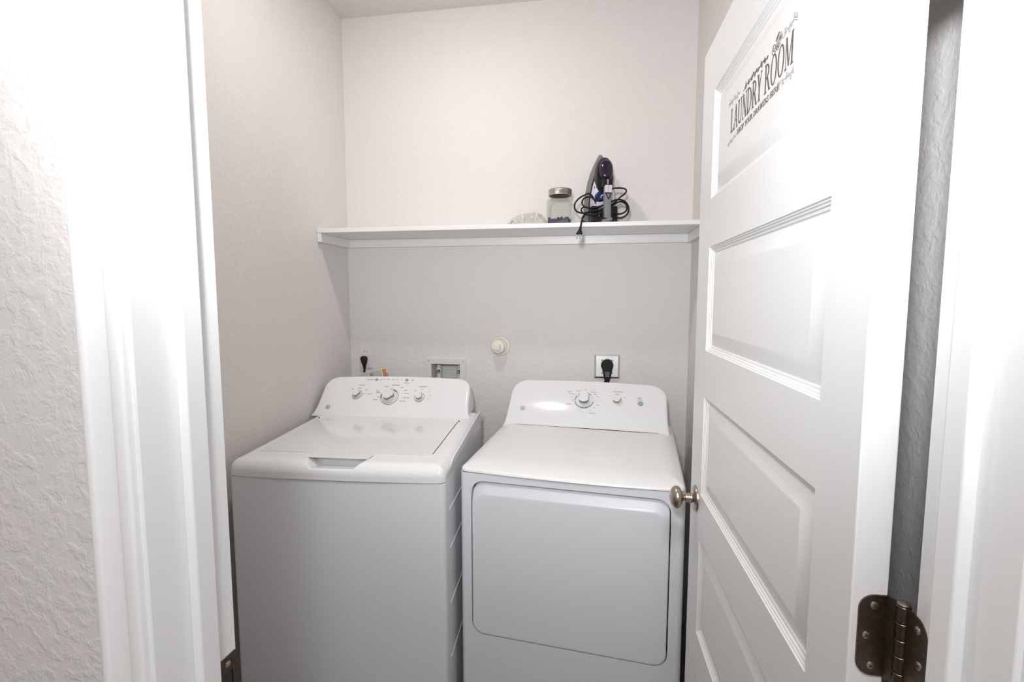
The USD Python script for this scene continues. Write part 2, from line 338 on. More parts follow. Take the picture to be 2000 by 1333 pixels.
for o in OPENS:
    part('panel', cat(panel_mesh(*o), panel_mesh(*o, back=True)), m_door, door, smooth=12)
# hinges: middle one in view, the other two above and below
def hinge(zc, parent):
    h = 0.0889; z0, z1 = zc - h / 2, zc + h / 2; R = 0.0159
    lp = sbox(0.0072 + R, z0 + R, 0.05, z1 - R).buffer(R, quad_segs=10).intersection(sbox(0, z0, 0.036, z1))
    leaf = place(extr(lp, 0.0022), (0.0002, 0, 0), (0, -1, 0), (0, 0, 1), (-1, 0, 0))
    hg = part('hinge', leaf, m_bronze, parent, smooth=False, label='dark bronze butt hinge with rounded leaves')
    kx, ky = -0.0155, -0.0407                                         # knuckle axis in door coordinates
    n = 5; seg = h / n
    for k in range(n):
        a, b = z0 + k * seg + 0.0004, z0 + (k + 1) * seg - 0.0004
        part('knuckle', lathe([(0.0001, a), (0.0058, a), (0.0064, a + 0.0006), (0.0064, b - 0.0006), (0.0058, b), (0.0001, b)], 24, at=(kx, ky, 0)), m_bronze, hg)
    part('pin', cat(lathe([(0.003, z1 - 0.002), (0.0054, z1 + 0.0002), (0.0057, z1 + 0.0012), (0.0052, z1 + 0.0026), (0.003, z1 + 0.0033), (0.0001, z1 + 0.0034)], 24, at=(kx, ky, 0)),
                    lathe([(0.0001, z0 - 0.003), (0.004, z0 - 0.0024), (0.0045, z0), (0.003, z0 + 0.001)], 24, at=(kx, ky, 0))), m_screw, hg)
    # leaf web between door edge and knuckle
    part('door_leaf_web', place(extr(Polygon([(0.034, 0.0), (0.036, 0.002), (0.041, 0.011), (0.037, 0.0135), (0.033, 0.0022)]), h), (0, 0, z0), (0, -1, 0), (-1, 0, 0), (0, 0, 1)), m_bronze, hg, smooth=False)
    # leaf on the jamb
    jl = sbox(-0.02, z0 + R, 0.034 - R, z1 - R).buffer(R, quad_segs=10).intersection(sbox(0.003, z0, 0.05, z1))
    jm = place(extr(jl, 0.0022), (0, 0, 0), (0, -1, 0), (0, 0, 1), (-1, 0, 0))
    jm = place(extr(jl, 0.0024), (kx - 0.0005, -0.0424, 0), (-1, -0.035, 0), (0, 0, 1), (0, 1, 0))
    part('frame_leaf', jm, m_bronze, hg, smooth=False)
    for sx, sz in ((0.0215, 0.0335), (0.0155, 0.0), (0.0215, -0.0335)):
        d, cr = screw()
        s_ = part('screw', place(d, (-0.0021, -sx, zc + sz), (0, -1, 0), (0, 0, 1), (-1, 0, 0)), m_screw, hg)
        part('screw_slot', place(cr, (-0.0021, -sx, zc + sz), (0, -.8, .6), (0, .6, .8), (-1, 0, 0)), m_gap, hg, smooth=False)
    for sx, sz in ((0.021, 0.0325), (0.026, 0.0), (0.021, -0.0325)):
        d, cr = screw()
        part('screw', place(d, (kx - 0.0005 - sx, -0.0398 - sx * 0.035, zc + sz), (-1, 0, 0), (0, 0, 1), (0, 1, 0)), m_screw, hg)
        part('screw_slot', place(cr, (kx - 0.0005 - sx, -0.0398 - sx * 0.035, zc + sz), (-.8, 0, .6), (.6, 0, .8), (0, 1, 0)), m_gap, hg, smooth=False)
for zc in (1.0995, 1.822, 0.33): hinge(zc, door)
# knob: rosette, stem and egg-shaped knob on the nook-facing side, its twin on the other face
def knob(sign, parent):
    prof_r = [(0.0001, 0.0105), (0.014, 0.0105), (0.020, 0.0092), (0.0275, 0.0066), (0.0312, 0.0042), (0.0322, 0.0020), (0.0322, 0.0)]
    y0 = 0.0 if sign > 0 else -DT
    def lay(p):
        m = lathe(p, 48)
        return place(m, (0.706, y0, 0.9505), (1, 0, 0), (0, 0, 1), (0, sign, 0))
    k = part('knob', lay([(0.0001, 0.0640), (0.008, 0.0634), (0.016, 0.0612), (0.0225, 0.0574), (0.0268, 0.0525), (0.0282, 0.0475), (0.0272, 0.0425), (0.0235, 0.0380), (0.017, 0.0345), (0.0105, 0.0328), (0.0098, 0.031)]), m_nickel, parent, smooth=True, label='satin nickel egg-shaped door knob')
    part('stem', lay([(0.0095, 0.033), (0.0095, 0.0312), (0.0078, 0.0300), (0.0078, 0.0282), (0.0112, 0.0268), (0.0118, 0.0255), (0.0118, 0.0125), (0.0128, 0.0105), (0.0135, 0.0090)]), m_nickel, k)
    part('rosette', lay(prof_r), m_nickel, k)
knob(1, door); knob(-1, door)
part('latch_plate', rbox(DW - 0.0005, DW + 0.001, -0.030, -0.005, 0.922, 0.979, 0.0004), m_bronze, door)

# ---------------------------------------------------------------- lettering decal on the door's top panel
def seg_(a, b, w): return LineString([a, b]).buffer(w / 2, cap_style='flat')
def arc_(pts, w): return LineString(spline(np.array(pts), 6)).buffer(w / 2, cap_style='round')
T, t_, SF = 0.135, 0.05, 0.045
def serif(x, y, w=0.26): return sbox(x - w / 2, y, x + w / 2, y + SF) if y < 0.5 else sbox(x - w / 2, y - SF, x + w / 2, y)
def bowl(x0, x1, y0, y1):
    cx_, cy, rx, ry = x0, (y0 + y1) / 2, x1 - x0, (y1 - y0) / 2
    o = affinity.scale(Point(0, 0).buffer(1, 24), rx, ry); i = affinity.scale(Point(0, 0).buffer(1, 24), rx - T, ry - SF)
    return affinity.translate(o.difference(i), cx_, cy).intersection(sbox(x0, y0, x1, y1))
def letter(c):
    if c == 'L': g, w = [seg_((.16, 0), (.16, 1), T), serif(.16, 0, .3), serif(.16, 1, .3), sbox(.16, 0, .62, SF), Polygon([(.62, 0), (.62, .26), (.58, .2), (.46, SF), (.46, 0)])], .66
    if c == 'A': g, w = [seg_((.36, 1), (.10, 0), t_), seg_((.36, .98), (.64, 0), T), sbox(.19, .32, .54, .32 + SF), serif(.10, 0, .22), serif(.64, 0, .28)], .78
    if c == 'U': g, w = [seg_((.18, 1), (.18, .3), T), seg_((.68, 1), (.68, .3), t_), arc_([(.18, .34), (.22, .12), (.43, .035), (.62, .12), (.68, .34)], .075), serif(.18, 1, .3), serif(.68, 1, .24)], .84
    if c == 'N': g, w = [seg_((.16, 0), (.16, 1), t_), seg_((.72, 0), (.72, 1), t_), Polygon([(.08, 1), (.24, 1), (.745, 0), (.62, 0)]), serif(.16, 0, .24), serif(.72, 1, .24)], .86
    if c == 'D': g, w = [seg_((.16, 0), (.16, 1), T), bowl(.16, .80, 0, 1), serif(.14, 0, .26), serif(.14, 1, .26)], .86
    if c == 'R': g, w = [seg_((.16, 0), (.16, 1), T), bowl(.16, .64, .46, 1), Polygon([(.34, .5), (.48, .5), (.80, 0), (.64, 0)]), serif(.16, 0, .28), serif(.14, 1, .26), serif(.74, 0, .2)], .80
    if c == 'P': g, w = [seg_((.16, 0), (.16, 1), T), bowl(.16, .66, .44, 1), serif(.16, 0, .3), serif(.14, 1, .26)], .70
    if c == 'Y': g, w = [seg_((.36, .46), (.36, 0), T), Polygon([(.06, 1), (.22, 1), (.43, .42), (.29, .42)]), seg_((.64, 1), (.39, .44), t_), serif(.36, 0, .3), serif(.13, 1, .26), serif(.64, 1, .22)], .74
    if c == 'O': g, w = [affinity.translate(affinity.scale(Point(0, 0).buffer(1, 24), .41, .51).difference(affinity.scale(Point(0, 0).buffer(1, 24), .41 - T, .51 - SF)), .45, .5)], .90
    if c == 'M': g, w = [seg_((.14, 0), (.14, 1), t_), seg_((.86, 0), (.86, 1), T), Polygon([(.08, 1), (.24, 1), (.54, .06), (.42, .06)]), seg_((.48, .08), (.84, 1), t_), serif(.14, 0, .22), serif(.86, 0, .28), serif(.88, 1, .2)], 1.02
    if c == 'W': g, w = [Polygon([(.06, 1), (.20, 1), (.40, 0), (.30, 0)]), seg_((.36, .04), (.54, .9), t_), Polygon([(.46, 1), (.60, 1), (.80, 0), (.70, 0)]), seg_((.76, .04), (.98, 1), t_), serif(.12, 1, .24), serif(.98, 1, .2)], 1.06
    if c == 'E': g, w = [seg_((.16, 0), (.16, 1), T), sbox(.1, 0, .60, SF), sbox(.1, 1 - SF, .58, 1), sbox(.16, .48, .46, .48 + SF), sbox(.55, 0, .60, .22), sbox(.53, .8, .58, 1), sbox(.42, .40, .46, .62)], .68
    if c == 'H': g, w = [seg_((.16, 0), (.16, 1), T), seg_((.70, 0), (.70, 1), T), sbox(.16, .48, .7, .48 + SF)] + [serif(x, y, .28) for x in (.16, .70) for y in (0, 1)], .86
    if c == 'S': g, w = [arc_([(.50, .80), (.44, .94), (.28, .97), (.14, .86), (.16, .68), (.32, .53), (.47, .38), (.50, .18), (.36, .04), (.18, .04), (.09, .20)], .095), sbox(.47, .72, .515, .97), sbox(.075, .03, .12, .28)], .60
    if c == ' ': return None, .36
    return unary_union(g), w
def serif_text(s, height, width=None, gap=0.03):
    x, gs = 0.0, []
    for c in s:
        g, w = letter(c)
        if g is not None: gs.append(affinity.translate(g, x, 0))
        x += w + gap
    g = unary_union(gs); b = g.bounds; g = affinity.translate(g, -b[0], 0)
    sx = height if width is None else width / (b[2] - b[0])
    return affinity.scale(g, sx, height, origin=(0, 0))
decal = thing('door_decal', 'dark vinyl lettering decal reading laundry room with scrollwork on the top door panel', 'decal', loc=(0.2788, 0.5335, 0), rotz=90.14)
def on_door(poly, s_left, v_base, d=0.0005):
    # reading direction runs from the free edge (large s) to the hinge (small s)
    return place(extr(poly, d), (s_left, -0.0027, DTOP - v_base), (-1, 0, 0), (0, 0, 1), (0, 1, 0))
part('title_lettering', on_door(serif_text('LAUNDRY ROOM', 0.0455, 0.298), 0.528, 0.2575), m_decal, decal, smooth=False, label='large serif words LAUNDRY ROOM')
part('subtitle_lettering', on_door(serif_text('DROP YOUR DRAWERS HERE', 0.0095, 0.206), 0.484, 0.2745), m_decal, decal, smooth=False, label='small serif words DROP YOUR DRAWERS HERE')
def scroll(a, turns=1.6, start=0.0, hand=1, tail=None):
    pts = [(a * (1 - 0.86 * t) * math.cos(start + hand * t * turns * 2 * math.pi), a * (1 - 0.86 * t) * math.sin(start + hand * t * turns * 2 * math.pi)) for t in np.linspace(0, 1, 26)]
    return LineString((tail or []) + pts).buffer(0.00042)
def leaf(x, y, L, ang, w=0.28):
    e = affinity.scale(Point(0, 0).buffer(1, 6), L / 2, L * w / 2); return affinity.translate(affinity.rotate(affinity.translate(e, L / 2, 0), ang, origin=(0, 0)), x, y)
def sprig():
    """corner scrollwork growing right and up from the origin, about 75 x 20 mm"""
    g = [LineString(spline([(0, 0), (0.012, 0.006), (0.028, 0.006), (0.044, 0.002), (0.060, 0.004), (0.074, 0.001)], 6)).buffer(0.0004)]
    for x, y, a, st_, h in ((0.010, 0.0105, 0.005, -1.6, 1), (0.026, 0.0015, 0.0042, 1.6, 1), (0.041, 0.0068, 0.0042, -1.6, -1), (0.057, 0.0004, 0.0034, 1.6, -1), (0.002, 0.0065, 0.0036, 0, 1), (0.070, 0.0045, 0.0026, -1.4, 1)):
        g.append(affinity.translate(scroll(a, 1.5, st_, h), x, y))
    rs = random.Random(3)
    for k in range(16):
        g.append(leaf(0.004 + 0.0044 * k, 0.005 + 0.003 * math.sin(k * 1.7), 0.0045 + 0.0025 * rs.random(), rs.choice((60, 110, -60, -115, 30, 150))))
    return unary_union(g)
S0 = sprig()
for (sx, vy, mx, my, sc) in ((0.545, 0.2700, 1, -1, 0.75), (0.225, 0.2640, -1, -1, 0.95), (0.545, 0.2020, 1, 1, 0.95), (0.220, 0.2060, -1, 1, 1.05)):
    g = affinity.scale(S0, mx * sc, my * sc, origin=(0, 0))
    part('flourish', on_door(g, sx, vy), m_decal2, decal, smooth=False, label='pale grey scrollwork flourish')
mid = [affinity.translate(scroll(0.010, 1.9, 0.3, -1, [(0.026, 0.012), (0.018, 0.006)]), 0, 0), affinity.translate(scroll(0.006, 1.6, 2.6, 1), 0.016, -0.003), leaf(0.006, 0.008, 0.016, 28), leaf(0.020, 0.004, 0.012, 10)]
part('flourish', on_door(unary_union(mid), 0.305, 0.2035), m_decal, decal, smooth=False, label='dark swirl above the word ROOM')
top = [LineString(spline([(0, 0), (0.015, 0.006), (0.03, 0.003), (0.05, 0.0085), (0.075, 0.004), (0.10, 0.007), (0.12, 0.002)], 6)).buffer(0.0007)] + [affinity.translate(scroll(0.0045, 1.5, k, 1 if k % 2 else -1), 0.012 + 0.016 * k, 0.004) for k in range(7)] + [leaf(0.01 + 0.013 * k, 0.004, 0.009, 70 - 30 * (k % 3)) for k in range(9)]
part('flourish', on_door(unary_union(top), 0.452, 0.2065), m_decal, decal, smooth=False, label='dark scrollwork over the word LAUNDRY')

# ---------------------------------------------------------------- shelf
SY = YB - 0.2723; SZ0, SZ1 = 1.7325, 1.7503
shelf = thing('wall_shelf', 'long white painted shelf board on cleats across the back wall', 'shelf', loc=(0, 0, 0))
part('board', rbox(XL + 0.0005, XR - 0.0005, SY, YB - 0.0005, SZ0, SZ1, 0.002), m_shelf, shelf)
part('cleat', rbox(XL + 0.018, XR - 0.018, YB - 0.018, YB - 0.0005, 1.6955, SZ0, 0.0015), m_shelf, shelf)
part('cleat', rbox(XL + 0.0005, XL + 0.018, SY + 0.002, YB - 0.0005, 1.6945, SZ0, 0.0015), m_shelf, shelf)
part('cleat', rbox(XR - 0.018, XR - 0.0005, SY + 0.002, YB - 0.0005, 1.6945, SZ0, 0.0015), m_shelf, shelf)

# ---------------------------------------------------------------- appliances
def smin(a, b, k):
    h = np.clip(0.5 + 0.5 * (b - a) / k, 0, 1); return b * (1 - h) + a * h - k * h * (1 - h)
class Console:
    """tilted control panel: frame on the face plane, X across, s up along the face, n out of it"""
    def __init__(self, y0, z0, y1, z1):
        self.o = np.array([0, y0, z0]); d = np.array([0, y1 - y0, z1 - z0]); self.L = np.linalg.norm(d)
        self.u = np.array([1.0, 0, 0]); self.v = d / self.L; self.w = np.cross(self.u, self.v)
    bulge = 0.006
    def at(self, m, X, s, n=0.0, spin=0.0):
        n = n - self.bulge * ((s - 0.45 * self.L) / (0.5 * self.L)) ** 2; sl = -2 * self.bulge * (s - 0.45 * self.L) / (0.5 * self.L) ** 2
        u, v, w = self.u, self.v + sl * self.w, self.w - sl * self.v
        if spin: m = m.copy(); m.apply_transform(trimesh.transformations.rotation_matrix(math.radians(spin), [0, 0, 1]))
        return place(m, self.o + self.u * X + self.v * s + self.w * n, u, v, w)
    def s_of(self, z): return (z - self.o[2]) / self.v[2]
    def mesh(self, W, half, flare, rc, dome, yback, zlow, bulge=0.006, h=0.0042, skew=0.0):
        c = W / 2 + skew; L = self.L; self.bulge = bulge
        def f(x, y, z):
            dy, dz = y - self.o[1], z - self.o[2]
            s, n = dy * self.v[1] + dz * self.v[2], dy * self.w[1] + dz * self.w[2]
            xx = x - c; a = np.abs(xx)
            s2 = s + dome * (xx / half) ** 2; n = n + bulge * ((s - 0.45 * L) / (0.5 * L)) ** 2
            grow = flare * np.exp(-np.maximum(s + 0.012, -0.02) / 0.026) - 0.004 * np.clip(s / L, 0, 1)
            d2 = rr2(xx * half / (half + grow), s2 - (L - 0.30) / 2, half, (L + 0.30) / 2, rc)
            d = ex(d2, n + 0.15, 0.15, 0.010)
            return np.maximum(np.maximum(d, y - yback), zlow(x, y) - z)
        return nets(f, (-0.02, self.o[1] - 0.06, self.o[2] - 0.10), (W + 0.03, yback + 0.01, self.o[2] + L * self.v[2] + 0.02), h)
def deck_mesh(W, D, z0, ztop, rv, re, bow, pocket=None, h=0.004):
    def f(x, y, z):
        xx = x - W / 2
        yy = y + bow * (1 - (xx / (W / 2)) ** 2) * np.clip(1 - y / 0.25, 0, 1) - D / 2
        d2 = rr2(xx, yy, W / 2, D / 2, rv)
        zz = z - ztop(x, y)
        d = ex(d2, zz + 0.1, 0.1, re)
        if pocket is not None: d = -smin(-d, pocket(x, y, z), 0.004)
        return np.maximum(d, z0 - 0.018 - z)
    m = nets(f, (-0.012, -0.03, z0 - 0.030), (W + 0.012, D + 0.012, ztop(W / 2, D) + 0.014), h)
    return tri(man(m).trim_by_plane((0, 0, 1), z0))

def dial_ring(r0, r1, hh=0.0015, seg=56): return lathe([(r0, 0), (r0, hh), (r1 - 0.0006, hh), (r1, hh * 0.5), (r1, 0)], seg)
def knob_body(r, h, seg=44): return lathe([(0.0001, h), (r * 0.86, h), (r * 0.95, h - 0.001), (r * 0.985, h - 0.003), (r, h * 0.4), (r * 1.03, 0.002), (r * 1.03, 0)], seg)
def bar_poly(r, w):
    return Point(0, 0).buffer(r, 24).intersection(sbox(-w, -2 * r, w, 2 * r)).buffer(-0.0012).buffer(0.0012, quad_segs=4)
def words(txt, hgt, d=0.0004):
    m = meshkit.text_mesh(txt, hgt, d); m.apply_translation((-m.bounds[:, 0].mean(), -hgt / 2, 0)); return m
def emblem(r):
    ring = Point(0, 0).buffer(r, 24).difference(Point(0, 0).buffer(r * 0.90, 24)); g = [ring]
    k = r * 0.055
    for a in range(4):
        sw = LineString(spline([(r * .92 * math.cos(t), r * .92 * math.sin(t)) if i == 0 else (q * math.cos(t), q * math.sin(t)) for i, (t, q) in enumerate(((0.25, r * .92), (0.55, r * .72), (0.95, r * .66), (1.25, r * .80)))], 5)).buffer(k)
        g.append(affinity.rotate(sw, 90 * a, origin=(0, 0)))
    G = LineString(spline(np.array([(-.08, .30), (-.22, .42), (-.42, .30), (-.46, .02), (-.36, -.22), (-.18, -.22), (-.08, .0), (-.24, .04), (-.05, .10), (-.06, -.30), (-.22, -.48), (-.36, -.36)]) * r, 5)).buffer(k * 1.1)
    E = LineString(spline(np.array([(.46, .30), (.34, .44), (.16, .36), (.16, .14), (.30, .06), (.12, -.02), (.08, -.26), (.24, -.40), (.46, -.26), (.50, -.10)]) * r, 5)).buffer(k * 1.1)
    return unary_union(g + [G, E])

W_ = 0.686
# ---- washer
wash = thing('washing_machine', 'white top-load washing machine with glossy lid standing on the left', 'washing machine', loc=(-1.0961, 1.3071, 0), rotz=3.0)
WD = 0.655
zt_w = lambda x, y: 0.9585 + 0.0235 * (np.maximum(y, 0.0) - 0.08)
body = vbox(0.0, W_, 0.002, WD, 0.025, 0.9035, 0.016)
part('cabinet', body, m_cab, wash)
for k in range(4):
    zr = (0.803, 0.676, 0.494, 0.314)[k]
    part('side_rib', rbox(W_ - 0.004, W_ + 0.0022, 0.062, WD - 0.07, zr - 0.005, zr + 0.002, 0.002), m_cab, wash)
part('side_flange', place(extr(Polygon([(0.02, 0.86), (0.02, 0.902), (0.06, 0.925), (0.125, 0.944), (0.50, 0.966), (WD - 0.006, 0.974), (WD - 0.001, 0.970), (WD - 0.001, 0.86)]), 0.0045), (W_ - 0.0047, 0, 0), (0, 1, 0), (0, 0, 1), (1, 0, 0)), m_cab, wash, smooth=False)
part('seam', vbox(0.004, W_ - 0.004, 0.004, WD - 0.01, 0.900, 0.909, 0.014), m_gap, wash)
for fx in (0.05, W_ - 0.05):
    for fy in (0.06, WD - 0.06): part('foot', lathe([(0.0001, 0), (0.02, 0), (0.02, 0.012), (0.008, 0.016), (0.008, 0.03)], 20, at=(fx, fy, 0)), m_black, wash)
def pocket(x, y, z):
    floor_ = 0.9375 - 0.20 * (y - 0.008)
    hw = 0.066 + 1.1 * (z - floor_)
    return np.maximum(np.maximum((np.abs(x - 0.336) - hw) * 0.67, y - 0.078), np.maximum(floor_ - z, -0.05 - y))
cover = deck_mesh(W_, WD, 0.906, zt_w, 0.020, 0.036, 0.010, pocket)
part('top_cover', cover, m_top, wash, smooth=40)
lidp = unary_union([sbox(0.052, 0.082, 0.622, 0.478).buffer(-0.012).buffer(0.012, quad_segs=6), Polygon([(0.232, 0.085), (0.240, 0.043), (0.432, 0.043), (0.440, 0.085)])]).buffer(-0.002).buffer(0.002)
def lid_layer(poly, off, thick):
    m = extr(poly, thick); v = np.array(m.vertices); v[:, 2] += zt_w(v[:, 0], v[:, 1]) + off; m.vertices = v; return m
lidm = cat(lid_layer(lidp, -0.0005, 0.0017), lid_layer(lidp.buffer(-0.0010), 0.0012, 0.0006))
lid = part('lid', lidm, m_lid, wash, smooth=False, label='glossy flat washer lid')
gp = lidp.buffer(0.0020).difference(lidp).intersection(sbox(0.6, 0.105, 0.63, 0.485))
part('lid_gap', lid_layer(gp, -0.0005, 0.0012), m_gap, wash, smooth=False)  # dark strip laid on the cover, painting the shade along the lid edge
for hx in (0.626, 0.046):
    part('lid_bumper', lathe([(0.0001, 0.004), (0.0025, 0.0035), (0.003, 0)], 12, at=(hx, 0.484, zt_w(0, 0.484))), m_gap, wash)
cw = Console(0.52, 0.965, 0.663, 1.1215)
con = part('console', cw.mesh(W_, 0.323, 0.036, 0.052, 0.012, 0.70, lambda x, y: zt_w(x, y) - 0.004, bulge=0.004, skew=-0.018), m_top, wash, smooth=40)
SW = cw.s_of
def dial(cons, parent, X, z, r_ring, r_knob, hk, spin, ring_mat=m_chrome, skirt=True):
    s = cons.s_of(z)
    bp = bar_poly(r_knob, r_knob * 0.80)
    k = part('knob', cons.at(cat(extr(bp, 0.0014, hk - 0.0016), extr(bp.buffer(-0.0009), 0.0008, hk - 0.0004)), X, s, 0.0005, spin), m_knob, parent, smooth=False, label='white faced dial knob')
    part('knob_side', cons.at(extr(bp.buffer(0.0002), hk - 0.0012), X, s, 0.0005, spin), m_chrome, k, smooth=25)
    part('knob_base', cons.at(lathe([(0.0001, hk * 0.40), (r_knob * 0.97, hk * 0.40), (r_knob * 1.03, hk * 0.34), (r_knob * 1.06, 0.0)], 44), X, s, 0.0005), m_knob, k)
    if skirt: part('dial_ring', cons.at(cat(dial_ring(r_ring - 0.0016, r_ring), dial_ring(r_knob * 1.35, r_knob * 1.35 + 0.0008, 0.001)), X, s), ring_mat, k)
    return k
dial(cw, wash, 0.163, 1.0455, 0.0215, 0.0150, 0.020, -35)
dial(cw, wash, 0.306, 1.040, 0.0385, 0.0225, 0.026, -52)
dial(cw, wash, 0.436, 1.0405, 0.0220, 0.0150, 0.020, 8)
def label_set(cons, parent, items):
    """printed words on the panel, one part for each word"""
    for txt, X, z, hgt, mat in items:
        part('printed_word', cons.at(words(txt, hgt), X, cons.s_of(z), 0.0002), mat, parent, smooth=False)
label_set(cw, wash, [
    ('Load Size', 0.170, 1.0815, 0.0042, m_teal), ('Precise Fill', 0.214, 1.0495, 0.0034, m_teal), ('Small', 0.135, 1.066, 0.003, m_print), ('Medium', 0.166, 1.0695, 0.003, m_print), ('Large', 0.196, 1.064, 0.003, m_red),
    ('Normal', 0.283, 1.0775, 0.0038, m_print), ('Speed Wash', 0.322, 1.0835, 0.0042, m_print), ('Whites', 0.352, 1.0745, 0.0034, m_print), ('Colors', 0.370, 1.0645, 0.0036, m_print), ('Delicates', 0.376, 1.0535, 0.0034, m_print),
    ('Drain & Spin', 0.380, 1.0375, 0.0036, m_print), ('Bulky Items', 0.368, 1.0255, 0.0036, m_print), ('Heavy', 0.249, 1.0605, 0.0036, m_print), ('Medium', 0.254, 1.0535, 0.0034, m_print), ('Light', 0.258, 1.0385, 0.0034, m_print), ('Pre Soak', 0.247, 1.0285, 0.0034, m_print),
    ('Temperature', 0.440, 1.0800, 0.0044, m_print), ('Warm', 0.441, 1.0695, 0.003, m_print), ('Cool', 0.412, 1.0635, 0.003, m_print), ('Hot', 0.471, 1.0615, 0.003, m_print), ('Cold', 0.480, 1.0475, 0.003, m_print), ('Tap', 0.474, 1.036, 0.003, m_print),
    ('Deep Fill', 0.196, 1.1035, 0.0042, m_teal), ('Fill', 0.262, 1.105, 0.003, m_teal), ('Wash', 0.281, 1.105, 0.003, m_red), ('Rinse', 0.302, 1.105, 0.003, m_print), ('Spin', 0.322, 1.105, 0.003, m_print), ('Lid', 0.340, 1.1045, 0.003, m_print),
    ('Start', 0.388, 1.106, 0.003, m_print), ('Pause', 0.390, 1.1015, 0.003, m_print), ('2nd Rinse', 0.366, 1.0925, 0.0036, m_print)])
for X in (0.2285, 0.3635): part('button', cw.at(lathe([(0.0001, 0.0012), (0.0066, 0.0012), (0.0072, 0.0006), (0.0072, 0)], 28), X, SW(1.1035)), m_btn, wash, label='round grey push button')
part('indicator_line', cw.at(cat(box(-0.026, -0.0085, -0.0004, 0.0004, 0, 0.0004), box(0.0085, 0.022, -0.0004, 0.0004, 0, 0.0004), lathe([(0.0001, 0.0005), (0.0014, 0.0005), (0.0014, 0)], 12, at=(0.023, 0, 0))), 0.2285, SW(1.1035), 0.0002), m_print, wash, smooth=False)
def dashes(R, a0, a1, n, w=0.0016, fill=0.7):
    ms = []
    for k in range(n):
        t0 = math.radians(a0 + (a1 - a0) * k / n); t1_ = t0 + math.radians((a1 - a0) / n) * fill
        p = [((R + w / 2) * math.cos(t), (R + w / 2) * math.sin(t)) for t in np.linspace(t0, t1_, 5)] + [((R - w / 2) * math.cos(t), (R - w / 2) * math.sin(t)) for t in np.linspace(t1_, t0, 5)]
        ms.append(extr(Polygon(p).buffer(0), 0.0016))
    return cat(*ms)
part('dial_marks', cw.at(dashes(0.0365, 70, 40, 1, 0.004, 1.0), 0.306, SW(1.040)), m_print, wash, smooth=False)
part('dial_marks', cw.at(dashes(0.0365, 165, 195, 1, 0.004, 1.0), 0.306, SW(1.040)), m_print, wash, smooth=False)
part('dial_marks', cw.at(cat(lathe([(0.0001, 0.0006), (0.002, 0.0006), (0.002, 0)], 12)), 0.193, SW(1.0495)), m_print, wash)
part('emblem', cw.at(extr(emblem(0.0105), 0.0006), 0.052, SW(0.9985), 0.0002), m_btn, wash, smooth=False, label='small round grey monogram emblem')

# ---- dryer
dry = thing('clothes_dryer', 'white front-load clothes dryer with square door standing on the right', 'clothes dryer', loc=(-0.3968, 1.4628, 0), rotz=-6.024)
DD = 0.655
cab = man(vbox(0, W_, 0.0, DD, 0.025, 0.9005, 0.016))
odoor = sbox(0.0375 + .042, 0.3595 + .042, 0.6465 - .042, 0.8765 - .042).buffer(0.042, quad_segs=12)
def vert(poly, y0, y1):
    return place(extr(poly, y1 - y0), (0, y1, 0), (1, 0, 0), (0, 0, 1), (0, -1, 0))
cab = cab - man(vert(odoor, -0.05, 0.054))
part('cabinet', tri(cab), m_cab, dry, smooth=30)
for fx in (0.05, W_ - 0.05):
    for fy in (0.06, DD - 0.06): part('foot', lathe([(0.0001, 0), (0.02, 0), (0.02, 0.012), (0.008, 0.016), (0.008, 0.03)], 20, at=(fx, fy, 0)), m_black, dry)
part('seam', vbox(0.003, W_ - 0.003, 0.003, DD - 0.01, 0.899, 0.905, 0.014), m_gap, dry)
def fdoor(x, y, z):
    cx_, cz = 0.342, 0.618
    d2 = rr2(x - cx_, z - cz, 0.3015, 0.2555, 0.040)
    zc2 = (0.8315 + 0.3640) / 2; hz2 = (0.8315 - 0.3640) / 2
    di = rr2(x - cx_, z - zc2, 0.2980, hz2, 0.040)
    t = np.clip(di, 0, None)
    front = -0.001 + np.where(t < 0.006, t * t / 0.016, 0.00225 + (t - 0.006) * 0.75)
    front = np.where(z > 0.70, front, -0.001 + np.minimum(np.clip(d2 + 0.004, 0, None), 0.004) * 0.5)
    return np.maximum(np.maximum(d2, (front - y) * 0.8), y - 0.050)
ddoor = part('door', nets(fdoor, (0.03, -0.012, 0.35), (0.655, 0.060, 0.885), 0.0040), m_cab, dry, smooth=35, label='square dryer door with a finger scoop along its top')
part('door_gap_strip', rbox(0.6437, 0.6457, 0.004, 0.02, 0.43, 0.80, 0.0008), m_gap, ddoor)
for zz in (0.745, 0.455): part('door_hinge', rbox(0.6432, 0.6463, 0.0008, 0.018, zz - 0.033, zz + 0.033, 0.0008), m_black, ddoor)
def zt_d(x, y):
    f_, g_ = np.clip(1 - np.asarray(y, float) / 0.095, 0, 1.3), np.clip(1 - (W_ / 2 - np.abs(np.asarray(x, float) - W_ / 2)) / 0.055, 0, 1.3)
    return 0.9265 + 0.010 * np.clip(y, 0, 0.5) / 0.5 - 0.0135 * np.maximum(f_, g_) ** 2.4
part('top_cover', deck_mesh(W_, DD, 0.9035, zt_d, 0.022, 0.0075, 0.012, h=0.0034), m_deck, dry, smooth=40)
cd = Console(0.474, 0.930, 0.641, 1.113)
part('console', cd.mesh(W_, 0.325, 0.020, 0.066, 0.010, 0.70, lambda x, y: zt_d(x, y) - 0.006, bulge=0.012, skew=-0.006), m_top, dry, smooth=40)
def crease(X):
    sv = 0.0
    for _ in range(30):
        n_ = -cd.bulge * ((sv - 0.45 * cd.L) / (0.5 * cd.L)) ** 2; p_ = cd.o + cd.v * sv + cd.w * n_
        sv += (float(zt_d(X, p_[1])) - p_[2]) / cd.v[2] * 0.6
    return (X, p_[1] - 0.0004, p_[2] + 0.0004)
